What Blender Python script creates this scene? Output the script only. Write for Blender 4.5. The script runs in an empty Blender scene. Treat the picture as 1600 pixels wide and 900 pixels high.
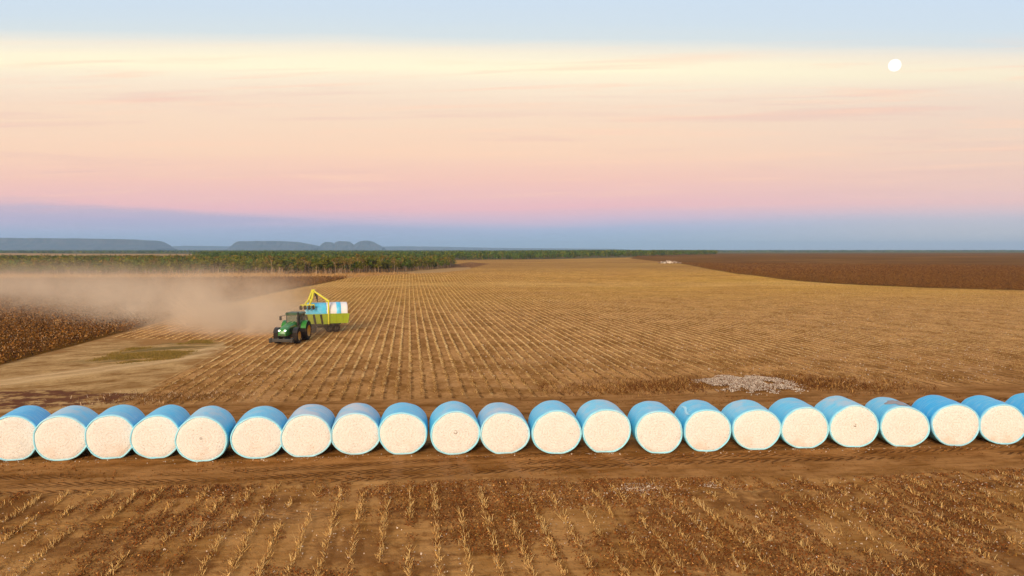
import bpy, bmesh, math, random
import numpy as np
from mathutils import Vector, Matrix
R = math.radians
random.seed(7)
rng = np.random.default_rng(7)
sc = bpy.context.scene
COL = sc.collection

# ------------------------------------------------------------------ camera
F = 1142.0                      # focal length in photograph pixels (1600 wide)
CAM_H, YAW, PITCH = 10.0, R(8.0), math.atan(60 / F)
cd = bpy.data.cameras.new('camera')
cam = bpy.data.objects.new('camera', cd)
COL.objects.link(cam)
cam.location = (0, 0, CAM_H)
cam.rotation_euler = (R(90) - PITCH, 0, -YAW)
cd.sensor_width = 36
cd.lens = 36 * F / 1600
cd.clip_start = 0.5
cd.clip_end = 80000
sc.camera = cam

# ------------------------------------------------------------------ render / view
sc.view_settings.view_transform = 'Standard'
sc.view_settings.look = 'None'
sc.view_settings.gamma = 1
sc.view_settings.use_curve_mapping = False
sc.view_settings.exposure = 0.0
cy = sc.cycles
cy.max_bounces = 5
cy.diffuse_bounces = 2
cy.glossy_bounces = 2
cy.transmission_bounces = 3
cy.transparent_max_bounces = 8
cy.volume_bounces = 1
cy.use_denoising = True
cy.volume_step_rate = 0.6
cy.volume_max_steps = 128

# ------------------------------------------------------------------ sun
SUN_AZ = YAW + R(180 + 12)      # compass style, from +Y towards +X: behind the camera
SUN_EL = R(20)
sd = bpy.data.lights.new('sun', 'SUN')
sd.energy = 3.1
sd.angle = R(18)
sd.color = (1.0, 0.87, 0.69)
sun = bpy.data.objects.new('sun', sd)
COL.objects.link(sun)
to_sun = Vector((math.sin(SUN_AZ) * math.cos(SUN_EL), math.cos(SUN_AZ) * math.cos(SUN_EL), math.sin(SUN_EL)))
sun.rotation_euler = to_sun.to_track_quat('Z', 'Y').to_euler()


def lin(r, g, b):
    f = lambda c: (c / 255 / 12.92) if c / 255 <= 0.04045 else ((c / 255 + 0.055) / 1.055) ** 2.4
    return (f(r), f(g), f(b), 1.0)


class NT:
    """a small node writer"""
    def __init__(s, tree):
        s.t = tree
        tree.nodes.clear()

    def new(s, kind, **kw):
        n = s.t.nodes.new(kind)
        for k, v in kw.items():
            setattr(n, k, v)
        return n

    def put(s, sock, v):
        if v is None:
            return
        if isinstance(v, bpy.types.NodeSocket):
            s.t.links.new(v, sock)
        else:
            if sock.type == 'RGBA' and len(v) == 3:
                v = (*v, 1.0)
            sock.default_value = v

    def m(s, op, a, b=None, c=None, clamp=False):
        n = s.new('ShaderNodeMath', operation=op, use_clamp=clamp)
        for i, v in enumerate((a, b, c)):
            s.put(n.inputs[i], v)
        return n.outputs[0]

    def vm(s, op, a, b=None):
        n = s.new('ShaderNodeVectorMath', operation=op)
        s.put(n.inputs[0], a)
        s.put(n.inputs[1], b)
        return n.outputs['Value' if op in ('DOT_PRODUCT', 'LENGTH') else 'Vector']

    def mix(s, f, a, b, blend='MIX'):
        n = s.new('ShaderNodeMix', data_type='RGBA', blend_type=blend)
        s.put(n.inputs[0], f)
        s.put(n.inputs[6], a)
        s.put(n.inputs[7], b)
        return n.outputs[2]

    def smooth(s, x, a, b, lo=0.0, hi=1.0):
        n = s.new('ShaderNodeMapRange', interpolation_type='SMOOTHSTEP')
        for i, v in enumerate((x, a, b, lo, hi)):
            s.put(n.inputs[i], v)
        return n.outputs[0]

    def maprange(s, x, a, b, lo=0.0, hi=1.0):
        n = s.new('ShaderNodeMapRange')
        for i, v in enumerate((x, a, b, lo, hi)):
            s.put(n.inputs[i], v)
        return n.outputs[0]

    def noise(s, vec, scale, detail=3.0, rough=0.55, dist=0.0):
        n = s.new('ShaderNodeTexNoise')
        s.put(n.inputs['Vector'], vec)
        s.put(n.inputs['Scale'], scale)
        n.inputs['Detail'].default_value = detail
        n.inputs['Roughness'].default_value = rough
        n.inputs['Distortion'].default_value = dist
        return n.outputs['Fac']

    def voronoi(s, vec, scale, out='Distance', feature='F1', rand=1.0):
        n = s.new('ShaderNodeTexVoronoi', feature=feature)
        s.put(n.inputs['Vector'], vec)
        s.put(n.inputs['Scale'], scale)
        n.inputs['Randomness'].default_value = rand
        return n.outputs[out]

    def xyz(s, x, y, z):
        n = s.new('ShaderNodeCombineXYZ')
        for i, v in enumerate((x, y, z)):
            s.put(n.inputs[i], v)
        return n.outputs[0]

    def sep(s, v):
        n = s.new('ShaderNodeSeparateXYZ')
        s.put(n.inputs[0], v)
        return n.outputs

    def attr(s, name, out='Fac'):
        return s.new('ShaderNodeAttribute', attribute_name=name).outputs[out]

    def ramp(s, f, stops, mode='LINEAR'):
        n = s.new('ShaderNodeValToRGB')
        cr = n.color_ramp
        cr.interpolation = mode
        while len(cr.elements) < len(stops):
            cr.elements.new(0.5)
        for e, (p, c) in zip(cr.elements, stops):
            e.position = p
            e.color = c if len(c) == 4 else (*c, 1)
        s.put(n.inputs[0], f)
        return n.outputs[0]

    def bump(s, h, strength=0.5, dist=0.1):
        n = s.new('ShaderNodeBump')
        n.inputs['Strength'].default_value = strength
        n.inputs['Distance'].default_value = dist
        s.put(n.inputs['Height'], h)
        return n.outputs[0]


# ------------------------------------------------------------------ sky (world)
world = bpy.data.worlds.new('World')
sc.world = world
world.use_nodes = True
W = NT(world.node_tree)
dirv = W.new('ShaderNodeTexCoord').outputs['Generated']
H = (math.sin(YAW), math.cos(YAW), 0)                 # antisolar azimuth
RT = (math.cos(YAW), -math.sin(YAW), 0)
hd = W.vm('DOT_PRODUCT', dirv, H)
rd = W.vm('DOT_PRODUCT', dirv, RT)
zd = W.sep(dirv)[2]
hc = W.m('MAXIMUM', hd, 0.2)
u = W.m('DIVIDE', rd, hc)
t = W.m('DIVIDE', zd, hc)                             # height of the anti-twilight arch
u = W.m('MAXIMUM', W.m('MINIMUM', u, 3.0), -3.0)
skyv = W.xyz(W.m('MULTIPLY', u, 1.3), W.m('MULTIPLY', t, 22.0), 0.0)
streak = W.noise(skyv, 1.7, 4, 0.55, 0.3)
streak2 = W.noise(W.xyz(W.m('MULTIPLY', u, 2.2), W.m('MULTIPLY', W.m('SUBTRACT', t, W.m('MULTIPLY', u, 0.03)), 60.0), 4.0), 1.5, 4, 0.55, 0.4)
tt = W.m('ADD', t, W.m('MULTIPLY', W.m('MULTIPLY', u, 0.016), W.smooth(t, 0.10, 0.20)))
tt = W.m('SUBTRACT', tt, W.m('MULTIPLY', W.m('MAXIMUM', u, 0.0), W.smooth(t, 0.12, 0.03, 0.0, 0.024)))
tt = W.m('ADD', tt, W.m('MULTIPLY', W.m('SUBTRACT', streak, 0.5), 0.016))
TM = 0.36
ST = [(0.0, (165, 188, 206)), (0.0175, (163, 183, 208)), (0.026, (174, 184, 211)), (0.038, (208, 187, 207)), (0.056, (238, 188, 192)),
      (0.096, (246, 199, 183)), (0.131, (250, 212, 184)), (0.166, (248, 217, 190)), (0.195, (246, 220, 196)), (0.222, (249, 231, 206)), (0.242, (254, 245, 212)),
      (0.254, (254, 243, 212)), (0.268, (243, 234, 215)), (0.286, (213, 223, 226)), (0.306, (207, 221, 231)), (0.345, (202, 219, 236))]
skyc = W.ramp(W.m('DIVIDE', tt, TM), [(p / TM, lin(*c)) for p, c in ST])
# duller, greyer to the right
skyc = W.mix(W.m('MULTIPLY', W.smooth(u, 0.05, 0.7), W.smooth(t, 0.30, 0.2, 0.0, 0.42)), skyc, lin(228, 205, 192))
# thin streaks of cloud
skyc = W.mix(W.m('MULTIPLY', W.smooth(streak2, 0.5, 0.75), W.m('MULTIPLY', W.smooth(t, 0.04, 0.10, 0.0, 0.55), W.smooth(t, 0.30, 0.24))), skyc, lin(255, 213, 184))
streak3 = W.noise(W.xyz(W.m('MULTIPLY', u, 1.6), W.m('MULTIPLY', W.m('SUBTRACT', t, W.m('MULTIPLY', u, 0.02)), 38.0), 11.0), 1.4, 5, 0.6, 0.5)
skyc = W.mix(W.m('MULTIPLY', W.smooth(streak3, 0.52, 0.74), W.m('MULTIPLY', W.smooth(t, 0.05, 0.09, 0.0, 0.40), W.smooth(t, 0.26, 0.20))), skyc, lin(232, 190, 180))
# low violet bank of haze
edge = W.maprange(u, -0.7, 0.0, 0.071, 0.024)
edge = W.m('ADD', edge, W.m('MULTIPLY', W.m('SUBTRACT', W.noise(W.xyz(W.m('MULTIPLY', u, 4.0), W.m('MULTIPLY', t, 40.0), 9.0), 1.0, 5, 0.6), 0.5), 0.020))
bank = W.smooth(t, W.m('ADD', edge, 0.006), W.m('SUBTRACT', edge, 0.008))
bank = W.m('MULTIPLY', bank, W.m('MULTIPLY', W.smooth(u, 0.12, -0.2, 0.0, 0.82), W.smooth(W.noise(W.xyz(W.m('MULTIPLY', u, 3.0), W.m('MULTIPLY', t, 50.0), 2.0), 1.0, 4, 0.6), 0.30, 0.58, 0.40, 1.0)))
bankc = W.ramp(W.m('DIVIDE', t, 0.07), [(0, lin(163, 184, 212)), (0.3, lin(165, 178, 206)), (0.6, lin(178, 176, 204)), (1, lin(206, 184, 198))])
skyc = W.mix(bank, skyc, bankc)
# upper sky
skyc = W.mix(W.smooth(t, 0.35, 1.1), skyc, lin(190, 206, 224))
skyc = W.mix(W.smooth(zd, 0.5, 1.0), skyc, lin(180, 196, 220))
# the twilight side, from the physical sky
nis = W.new('ShaderNodeTexSky', sky_type='NISHITA')
nis.sun_disc = False
nis.sun_elevation = SUN_EL
nis.sun_rotation = SUN_AZ
nis.air_density = 1.5
nis.dust_density = 3.0
nb = W.vm('SCALE', nis.outputs[0])
nb.node.inputs['Scale'].default_value = 0.10
behind = W.smooth(hd, 0.25, -0.35)
nb = W.mix(1.0, nb, (1.06, 0.86, 0.84, 1.0), 'MULTIPLY')
skyc = W.mix(behind, skyc, nb)
bg = W.new('ShaderNodeBackground')
W.put(bg.inputs[0], skyc)
bg.inputs[1].default_value = 1.07
W.put(W.new('ShaderNodeOutputWorld').inputs[0], bg.outputs[0])

# ------------------------------------------------------------------ geometry of the place
def sstep(a, b, x):
    k = np.clip((x - a) / (b - a), 0, 1)
    return k * k * (3 - 2 * k)


def terrain(x, y):
    x = np.asarray(x, float)
    y = np.asarray(y, float)
    z = 1.5 * sstep(198, 248, y + 0.05 * x)
    z = z + 0.22 * sstep(60, 110, y) * (np.sin(x * 0.045 + 1) * np.sin(y * 0.037)) * (1 - sstep(300, 500, y))
    z = z + 1.6 * sstep(90, 260, x) * sstep(330, 620, y) * (1 - sstep(1200, 2500, y))
    return z


FW = np.array([math.sin(YAW) * math.cos(PITCH), math.cos(YAW) * math.cos(PITCH), -math.sin(PITCH)])
RV = np.array([math.cos(YAW), -math.sin(YAW), 0])
UP = np.cross(RV, FW)


def ray(px, py):
    d = FW + (px - 800) / F * RV + (450 - py) / F * UP
    return d


def gnd(px, py):
    d = ray(px, py)
    z = 0.0
    for _ in range(30):
        s = (z - CAM_H) / d[2]
        x, y = d[0] * s, d[1] * s
        z = 0.5 * z + 0.5 * float(terrain(x, y))
    return x, y


def poly(pts):
    return np.array([gnd(*p) for p in pts])


def sdist(P, x, y):
    """signed distance to polygon, positive inside"""
    x = np.asarray(x, float)
    y = np.asarray(y, float)
    best = np.full(x.shape, 1e18)
    ins = np.zeros(x.shape, bool)
    n = len(P)
    for i in range(n):
        ax, ay = P[i]
        bx, by = P[(i + 1) % n]
        ex, ey = bx - ax, by - ay
        k = np.clip(((x - ax) * ex + (y - ay) * ey) / (ex * ex + ey * ey + 1e-9), 0, 1)
        best = np.minimum(best, (x - ax - k * ex) ** 2 + (y - ay - k * ey) ** 2)
        c = ((ay > y) != (by > y)) & (x < ex * (y - ay) / (ey if abs(ey) > 1e-9 else 1e-9) + ax)
        ins ^= c
    d = np.sqrt(best)
    return np.where(ins, d, -d)


def vnoise(x, y, seed=0):
    x = np.asarray(x, float)
    y = np.asarray(y, float)
    xi, yi = np.floor(x).astype(np.int64), np.floor(y).astype(np.int64)
    fx, fy = x - xi, y - yi
    fx, fy = fx * fx * (3 - 2 * fx), fy * fy * (3 - 2 * fy)

    def h(i, j):
        k = (i * 374761393 + j * 668265263 + seed * 1442695041) & 0xffffffff
        k = ((k ^ (k >> 13)) * 1274126177) & 0xffffffff
        return ((k ^ (k >> 16)) & 0xffff) / 65535.0
    return (h(xi, yi) * (1 - fx) + h(xi + 1, yi) * fx) * (1 - fy) + (h(xi, yi + 1) * (1 - fx) + h(xi + 1, yi + 1) * fx) * fy


def fbm(x, y, seed=0, o=3):
    a, s, v = 0.5, 1.0, 0.0
    for i in range(o):
        v = v + a * vnoise(x * s, y * s, seed + i * 17)
        a *= 0.5
        s *= 2.1
    return v / (1 - 0.5 ** o)


# zones, traced on the ground
CROP_L = poly([(-260, 640), (0, 571), (73, 551), (173, 525), (267, 498), (333, 480), (400, 464), (470, 449), (545, 434), (400, 434.5), (200, 436), (0, 437), (-300, 439), (-900, 470)])
CROP_R = poly([(985, 404), (1060, 411.5), (1100, 419), (1150, 428), (1225, 437), (1300, 443), (1450, 450), (1600, 454), (1900, 458), (2300, 430), (2300, 396), (1600, 395.4), (1000, 396.5)])
TURN = poly([(-300, 700), (-260, 642), (0, 573), (73, 553), (173, 530), (240, 538), (345, 534), (352, 545), (300, 572), (240, 602), (190, 632), (165, 648), (0, 660)])
GRASS = poly([(120, 566), (180, 548), (250, 538), (335, 531), (330, 545), (270, 562), (190, 570)])
RED = [(gnd(35, 617), 4.2, 1.5), (gnd(100, 624), 4.5, 2.0), (gnd(20, 632), 4.0, 1.2)]
HEAD = poly([(-400, 790), (0, 772), (200, 762), (400, 757), (800, 750), (1100, 747), (1350, 746), (1600, 732), (2000, 720), (2000, 590), (1600, 601), (1400, 607), (1100, 615), (800, 621), (500, 627), (200, 634), (0, 650), (-400, 690)])
REDPATCH = poly([(688, 421), (700, 414), (735, 409.5), (765, 412), (735, 419.5), (710, 422)])
MARGIN = poly([(-300, 436), (0, 437), (200, 436), (400, 434.5), (545, 434.5), (690, 426), (735, 420.5), (735, 417.5), (690, 419), (560, 428), (400, 427), (0, 430), (-300, 430)])
FAR_TAN = poly([(-200, 401), (60, 401), (200, 399.5), (420, 399), (420, 397.5), (110, 396.5), (0, 395.5), (-200, 395.5)])
FAR_TAN2 = poly([(620, 395.3), (700, 395.5), (690, 393.2), (640, 393.0)])
HARV_X = poly([(-700, 446), (545, 434), (690, 425), (735, 420), (690, 406), (860, 405), (1000, 402), (1300, 397), (2400, 396), (2400, 600), (1600, 601), (1400, 607), (1100, 615), (800, 621), (500, 627), (200, 634), (185, 628), (240, 602), (300, 572), (352, 545), (345, 534), (173, 527), (267, 499), (400, 465)])
ROW = 0.93


def harvested(x, y):
    return sdist(HARV_X, x, y)


# ------------------------------------------------------------------ object helpers
def tag(o, label=None, cat=None, group=None, kind=None):
    if label: o['label'] = label
    if cat: o['category'] = cat
    if group: o['group'] = group
    if kind: o['kind'] = kind
    return o


def link(name, me, mat=None, parent=None, loc=(0, 0, 0), rz=0.0):
    o = bpy.data.objects.new(name, me)
    COL.objects.link(o)
    o.location = loc
    o.rotation_euler = (0, 0, rz)
    if parent: o.parent = parent
    if mat and me and not me.materials:
        me.materials.append(mat)
    return o


def empty(name, loc=(0, 0, 0), rz=0.0, parent=None):
    o = link(name, None, None, parent, loc, rz)
    o.empty_display_size = 0.3
    return o


def np_mesh(name, verts, faces, colors=None, smooth=False):
    """faces: (n,k) index array"""
    me = bpy.data.meshes.new(name)
    verts = np.ascontiguousarray(verts, np.float32)
    faces = np.ascontiguousarray(faces, np.int32)
    n, k = faces.shape
    me.vertices.add(len(verts))
    me.vertices.foreach_set('co', verts.ravel())
    me.loops.add(n * k)
    me.loops.foreach_set('vertex_index', faces.ravel())
    me.polygons.add(n)
    me.polygons.foreach_set('loop_start', np.arange(0, n * k, k, dtype=np.int32))
    if smooth:
        me.polygons.foreach_set('use_smooth', np.ones(n, bool))
    if colors is not None:
        a = me.attributes.new('tint', 'FLOAT_COLOR', 'POINT')
        c = np.ones((len(verts), 4), np.float32)
        c[:, :3] = colors
        a.data.foreach_set('color', c.ravel())
    me.update(calc_edges=True)
    return me


def cards(base, up, side, wtop=0.5):
    """one tapered quad per row: base points, up vectors, side half-vectors"""
    n = len(base)
    v = np.stack([base - side, base + side, base + up + side * wtop, base + up - side * wtop], 1).reshape(-1, 3)
    f = np.arange(n * 4).reshape(n, 4)
    return v, f


def bm_obj(name, bm, mat, parent=None, smooth=False, **kw):
    me = bpy.data.meshes.new(name)
    bmesh.ops.recalc_face_normals(bm, faces=bm.faces)
    if smooth:
        for f in bm.faces: f.smooth = True
    bm.to_mesh(me)
    bm.free()
    return link(name, me, mat, parent, **kw)


def BM(): return bmesh.new()


def add_box(bm, c, s, rot=None, bev=0.0, taper=None):
    r = bmesh.ops.create_cube(bm, size=1.0)
    vs = r['verts']
    for v in vs:
        if taper and v.co.z > 0:
            v.co.x *= taper[0]
            v.co.y *= taper[1]
        v.co = Vector((v.co.x * s[0], v.co.y * s[1], v.co.z * s[2]))
    if bev:
        es = list({e for v in vs for e in v.link_edges})
        g = bmesh.ops.bevel(bm, geom=es, offset=bev, segments=2, affect='EDGES', profile=0.5)
        vs = list({v for f in g['faces'] for v in f.verts} | {v for v in vs if v.is_valid})
    M = Matrix.Translation(c)
    if rot is not None: M = M @ (rot if isinstance(rot, Matrix) else Matrix.Rotation(rot, 4, 'Z'))
    bmesh.ops.transform(bm, matrix=M, verts=vs)


def add_tube(bm, p, q, r, r2=None, n=10, caps=True):
    p, q = Vector(p), Vector(q)
    d = q - p
    M = Matrix.Translation((p + q) / 2) @ d.to_track_quat('Z', 'Y').to_matrix().to_4x4()
    bmesh.ops.create_cone(bm, cap_ends=caps, segments=n, radius1=r, radius2=r if r2 is None else r2, depth=d.length, matrix=M)


def add_bar(bm, p, q, w, h):
    p, q = Vector(p), Vector(q)
    d = q - p
    add_box(bm, (p + q) / 2, (w, h, d.length), d.to_track_quat('Z', 'Y').to_matrix().to_4x4(), bev=min(w, h) * 0.12)


def add_lathe(bm, prof, axis='X', n=36, c=(0, 0, 0)):
    """prof: (radius, along); revolve about axis through c"""
    rings = []
    for r, a in prof:
        ring = []
        for i in range(n):
            th = 2 * math.pi * i / n
            p = (a, r * math.cos(th), r * math.sin(th)) if axis == 'X' else (r * math.cos(th), a, r * math.sin(th))
            ring.append(bm.verts.new((c[0] + p[0], c[1] + p[1], c[2] + p[2])))
        rings.append(ring)
    for A, B in zip(rings, rings[1:]):
        for i in range(n):
            bm.faces.new((A[i], A[(i + 1) % n], B[(i + 1) % n], B[i]))
    return rings


def mat(name):
    m = bpy.data.materials.new(name)
    m.use_nodes = True
    n = NT(m.node_tree)
    b = n.new('ShaderNodeBsdfPrincipled')
    o = n.new('ShaderNodeOutputMaterial')
    n.put(o.inputs[0], b.outputs[0])
    return m, n, b


def simple(name, col, rough=0.6, metal=0.0, dirt=0.25, dirtcol=(0.30, 0.18, 0.08), spec=0.5, bump=0.0, scale=3.0):
    m, n, b = mat(name)
    P = n.new('ShaderNodeTexCoord').outputs['Object']
    k = n.noise(P, scale, 4, 0.6)
    k2 = n.noise(P, scale * 7, 2, 0.6)
    c = n.mix(n.m('MULTIPLY', n.smooth(n.m('ADD', n.m('MULTIPLY', k, 0.75), n.m('MULTIPLY', k2, 0.25)), 0.42, 0.75), dirt * 1.6, clamp=True), (*col, 1), (*dirtcol, 1))
    n.put(b.inputs['Base Color'], c)
    n.put(b.inputs['Roughness'], n.maprange(k, 0, 1, max(rough - 0.1, 0.03), min(rough + 0.15, 1)))
    b.inputs['Metallic'].default_value = metal
    b.inputs['Specular IOR Level'].default_value = spec
    if bump: n.put(b.inputs['Normal'], n.bump(k2, bump, 0.02))
    return m


def tint_mat(name, rough=0.85, trans=0.0):
    m, n, b = mat(name)
    c = n.attr('tint', 'Color')
    n.put(b.inputs['Base Color'], c)
    b.inputs['Roughness'].default_value = rough
    b.inputs['Specular IOR Level'].default_value = 0.15
    if trans:
        tr = n.new('ShaderNodeBsdfTranslucent')
        n.put(tr.inputs[0], c)
        mx = n.new('ShaderNodeMixShader')
        mx.inputs[0].default_value = trans
        n.put(mx.inputs[1], b.outputs[0])
        n.put(mx.inputs[2], tr.outputs[0])
        o = [x for x in m.node_tree.nodes if x.type == 'OUTPUT_MATERIAL'][0]
        n.put(o.inputs[0], mx.outputs[0])
    return m


M_PLANT = tint_mat('dry_plant', 0.9, 0.12)
M_LEAF = tint_mat('tree_leaf', 0.75, 0.2)

# ------------------------------------------------------------------ ground
def axis(lo, hi, c, a, n):
    t0, t1 = math.asinh((lo - c) / a), math.asinh((hi - c) / a)
    return c + a * np.sinh(np.linspace(t0, t1, n))


GX = axis(-14000, 14000, 0, 40, 640)
GY = axis(-300, 14000, 45, 30, 760)
XX, YY = np.meshgrid(GX, GY)
X, Y = XX.ravel(), YY.ravel()
Z = terrain(X, Y)
nx, ny = len(GX), len(GY)
ii = (np.arange(ny - 1)[:, None] * nx + np.arange(nx - 1)[None, :]).ravel()
gme = np_mesh('ground', np.stack([X, Y, Z], 1), np.stack([ii, ii + 1, ii + nx + 1, ii + nx], 1), smooth=True)


def put_attr(name, v):
    a = gme.attributes.new(name, 'FLOAT', 'POINT')
    a.data.foreach_set('value', np.ascontiguousarray(v, np.float32))


def zone(P, soft):
    w = soft * (0.35 + np.hypot(X, Y) / 120)
    return np.clip(0.5 + sdist(P, X, Y) / (2 * w), 0, 1)


put_attr('z_crop', np.maximum(zone(CROP_L, 0.5), zone(CROP_R, 0.8)))
put_attr('z_turn', zone(TURN, 3.6))
put_attr('z_grass', zone(GRASS, 4.5))
put_attr('z_head', zone(HEAD, 2.2))
put_attr('z_harv', zone(HARV_X, 0.8))
put_attr('z_margin', np.maximum(zone(MARGIN, 0.8), np.maximum(zone(FAR_TAN, 1.2), zone(FAR_TAN2, 1.0))))
red = np.zeros_like(X)
for (cx, cy_), a, b_ in RED:
    red = np.maximum(red, np.clip(1.6 - np.hypot((X - cx) / a, (Y - cy_) / b_), 0, 1))
put_attr('z_red', np.maximum(red, zone(REDPATCH, 1.0)))
put_attr('z_front', ((Y < 40) & (X > -60) & (X < 60)).astype(float))

RUT = np.array([gnd(*p) for p in ((-150, 612), (0, 598), (90, 586), (180, 574), (260, 562), (310, 552), (350, 541), (400, 522))])
dmin = np.full(X.shape, 1e9)
for (ax, ay), (bx, by) in zip(RUT, RUT[1:]):
    ex0, ey0 = bx - ax, by - ay
    k0 = np.clip(((X - ax) * ex0 + (Y - ay) * ey0) / (ex0 ** 2 + ey0 ** 2), 0, 1)
    dmin = np.minimum(dmin, np.hypot(X - ax - k0 * ex0, Y - ay - k0 * ey0))
put_attr('d_rut', np.minimum(dmin, 50))

gm, n, b = mat('ground_soil')
P = n.new('ShaderNodeNewGeometry').outputs['Position']
px_, py_, pz_ = n.sep(P)
nL = n.noise(P, 0.045, 3)
nM = n.noise(P, 0.45, 4, 0.6)
nS = n.noise(P, 3.0, 4, 0.65)
nF = n.noise(P, 14.0, 3, 0.7)
streakx = n.noise(n.xyz(n.m('MULTIPLY', px_, 0.30), n.m('MULTIPLY', py_, 1.3), 3.0), 1.0, 6, 0.68, 0.5)   # drags along the headland
wob = n.m('MULTIPLY', n.m('SUBTRACT', n.noise(P, 0.9, 3), 0.5), 0.35)


def edge(name, k=0.9, amt=0.5):
    v = n.m('ADD', n.attr(name), n.m('MULTIPLY', n.m('SUBTRACT', n.m('ADD', n.m('MULTIPLY', nM, 0.6), n.m('MULTIPLY', nS, 0.4)), 0.5), amt * 2))
    return n.smooth(v, 0.35, 0.65)


# harvested field: soil between the rows, a thin line of straw along each and a brown shadow line painted down one side
mott = n.noise(n.xyz(n.m('MULTIPLY', px_, 0.35), n.m('MULTIPLY', py_, 0.22), 2.0), 1.0, 5, 0.65)
soil = n.mix(n.smooth(mott, 0.36, 0.64), (0.265, 0.112, 0.023), (0.54, 0.272, 0.090))
soil = n.mix(n.m('MULTIPLY', n.smooth(nS, 0.50, 0.72), 0.6), soil, (0.155, 0.057, 0.013))
soil = n.mix(n.m('MULTIPLY', n.smooth(nF, 0.58, 0.74), 0.5), soil, (0.54, 0.31, 0.11))
rx = n.m('ADD', n.m('DIVIDE', n.m('ADD', px_, wob), ROW), 0.5)
rfr = n.m('MULTIPLY', n.m('SUBTRACT', n.m('FRACT', rx), 0.5), ROW)
rdist = n.m('ABSOLUTE', rfr)
rline = n.smooth(rdist, 0.145, 0.07)
rshade = n.smooth(n.m('ABSOLUTE', n.m('SUBTRACT', rfr, 0.17)), 0.17, 0.06)
fary = n.smooth(py_, 90.0, 200.0)
nearf = n.smooth(py_, 72.0, 48.0)
breaks = n.smooth(n.m('SUBTRACT', n.noise(n.xyz(n.m('MULTIPLY', px_, 1.1), n.m('MULTIPLY', py_, 0.55), 0.0), 1.0, 4, 0.65), n.m('MULTIPLY', nearf, 0.17)), 0.34, 0.52)
shade_breaks = n.smooth(n.noise(n.xyz(n.m('MULTIPLY', px_, 1.1), n.m('MULTIPLY', py_, 0.8), 6.0), 1.0, 4, 0.7), 0.38, 0.60)
straw = n.mix(nS, (0.74, 0.445, 0.15), (0.98, 0.68, 0.30))
field = n.mix(n.m('MULTIPLY', n.m('MULTIPLY', rshade, shade_breaks), n.m('ADD', 0.74, n.m('MULTIPLY', nearf, 0.15))), soil, (0.125, 0.044, 0.007))
field = n.mix(n.m('MULTIPLY', n.m('MULTIPLY', rline, breaks), n.m('SUBTRACT', 0.88, n.m('MULTIPLY', nearf, 0.55))), field, straw)
goldn = n.noise(n.xyz(n.m('MULTIPLY', px_, 0.05), n.m('MULTIPLY', py_, 0.10), 8.0), 1.0, 5, 0.65)
gold = n.mix(n.smooth(goldn, 0.38, 0.62), (0.40, 0.200, 0.020), (0.64, 0.360, 0.050))
side = n.smooth(n.m('DIVIDE', n.m('ABSOLUTE', px_), n.m('ADD', py_, 1.0)), 0.12, 0.6)
gf = n.m('MULTIPLY', n.m('ADD', n.m('MULTIPLY', fary, 0.45), n.m('MULTIPLY', side, n.m('MULTIPLY', fary, 0.45))), n.m('ADD', 0.55, n.m('MULTIPLY', nM, 0.6)))
gold = n.mix(n.smooth(n.noise(n.xyz(n.m('MULTIPLY', px_, 0.03), n.m('MULTIPLY', py_, 0.045), 19.0), 1.0, 4, 0.65), 0.45, 0.7, 0.0, 0.7), gold, (0.52, 0.335, 0.030))
palep = n.smooth(n.noise(n.xyz(n.m('MULTIPLY', px_, 0.16), n.m('MULTIPLY', py_, 0.20), 23.0), 1.0, 4, 0.6), 0.52, 0.68)
field = n.mix(n.m('MULTIPLY', palep, n.m('MULTIPLY', n.smooth(py_, 85.0, 50.0), 0.7)), field, (0.52, 0.275, 0.105))
field = n.mix(gf, field, gold)
pale = n.m('MULTIPLY', n.smooth(n.m('ABSOLUTE', n.m('SUBTRACT', n.m('ADD', py_, n.m('MULTIPLY', px_, 0.05)), 205.0)), 16.0, 4.0), 0.55)
field = n.mix(n.m('MULTIPLY', pale, n.smooth(goldn, 0.3, 0.6)), field, (0.64, 0.39, 0.125))
field = n.mix(n.m('MULTIPLY', n.smooth(py_, 235.0, 330.0), n.smooth(n.noise(n.xyz(n.m('MULTIPLY', px_, 0.010), n.m('MULTIPLY', py_, 0.03), 7.0), 1.0, 5, 0.65), 0.40, 0.62, 0.15, 0.75)), field, (0.33, 0.150, 0.035))
sp = n.noise(P, 1.7, 3, 0.75)
sp2 = n.noise(n.vm('ADD', P, (31.0, 7.0, 0.0)), 2.6, 2, 0.8)
midf = n.smooth(py_, 40.0, 60.0)
field = n.mix(n.m('MULTIPLY', n.m('MULTIPLY', n.smooth(sp, 0.54, 0.66), midf), 0.55), field, (0.150, 0.060, 0.012))
field = n.mix(n.m('MULTIPLY', n.m('MULTIPLY', n.smooth(sp2, 0.56, 0.70), midf), 0.55), field, (0.78, 0.50, 0.19))
front = n.attr('z_front')
litter = n.smooth(n.m('ADD', n.noise(P, 0.28, 3, 0.6), n.m('MULTIPLY', n.m('SUBTRACT', nS, 0.5), 0.45)), 0.47, 0.62)
field = n.mix(n.m('MULTIPLY', front, 0.46), field, n.mix(n.smooth(streakx, 0.36, 0.62), (0.27, 0.110, 0.020), (0.54, 0.27, 0.078)))
field = n.mix(n.m('MULTIPLY', n.m('MULTIPLY', litter, front), 0.55), field, (0.130, 0.042, 0.009))
# headland
head = n.mix(n.smooth(n.m('ADD', n.m('MULTIPLY', streakx, 0.6), n.m('MULTIPLY', nM, 0.4)), 0.36, 0.62), (0.205, 0.080, 0.014), (0.42, 0.200, 0.062))
head = n.mix(n.m('MULTIPLY', n.smooth(nS, 0.5, 0.72), 0.45), head, (0.125, 0.043, 0.009))
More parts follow.
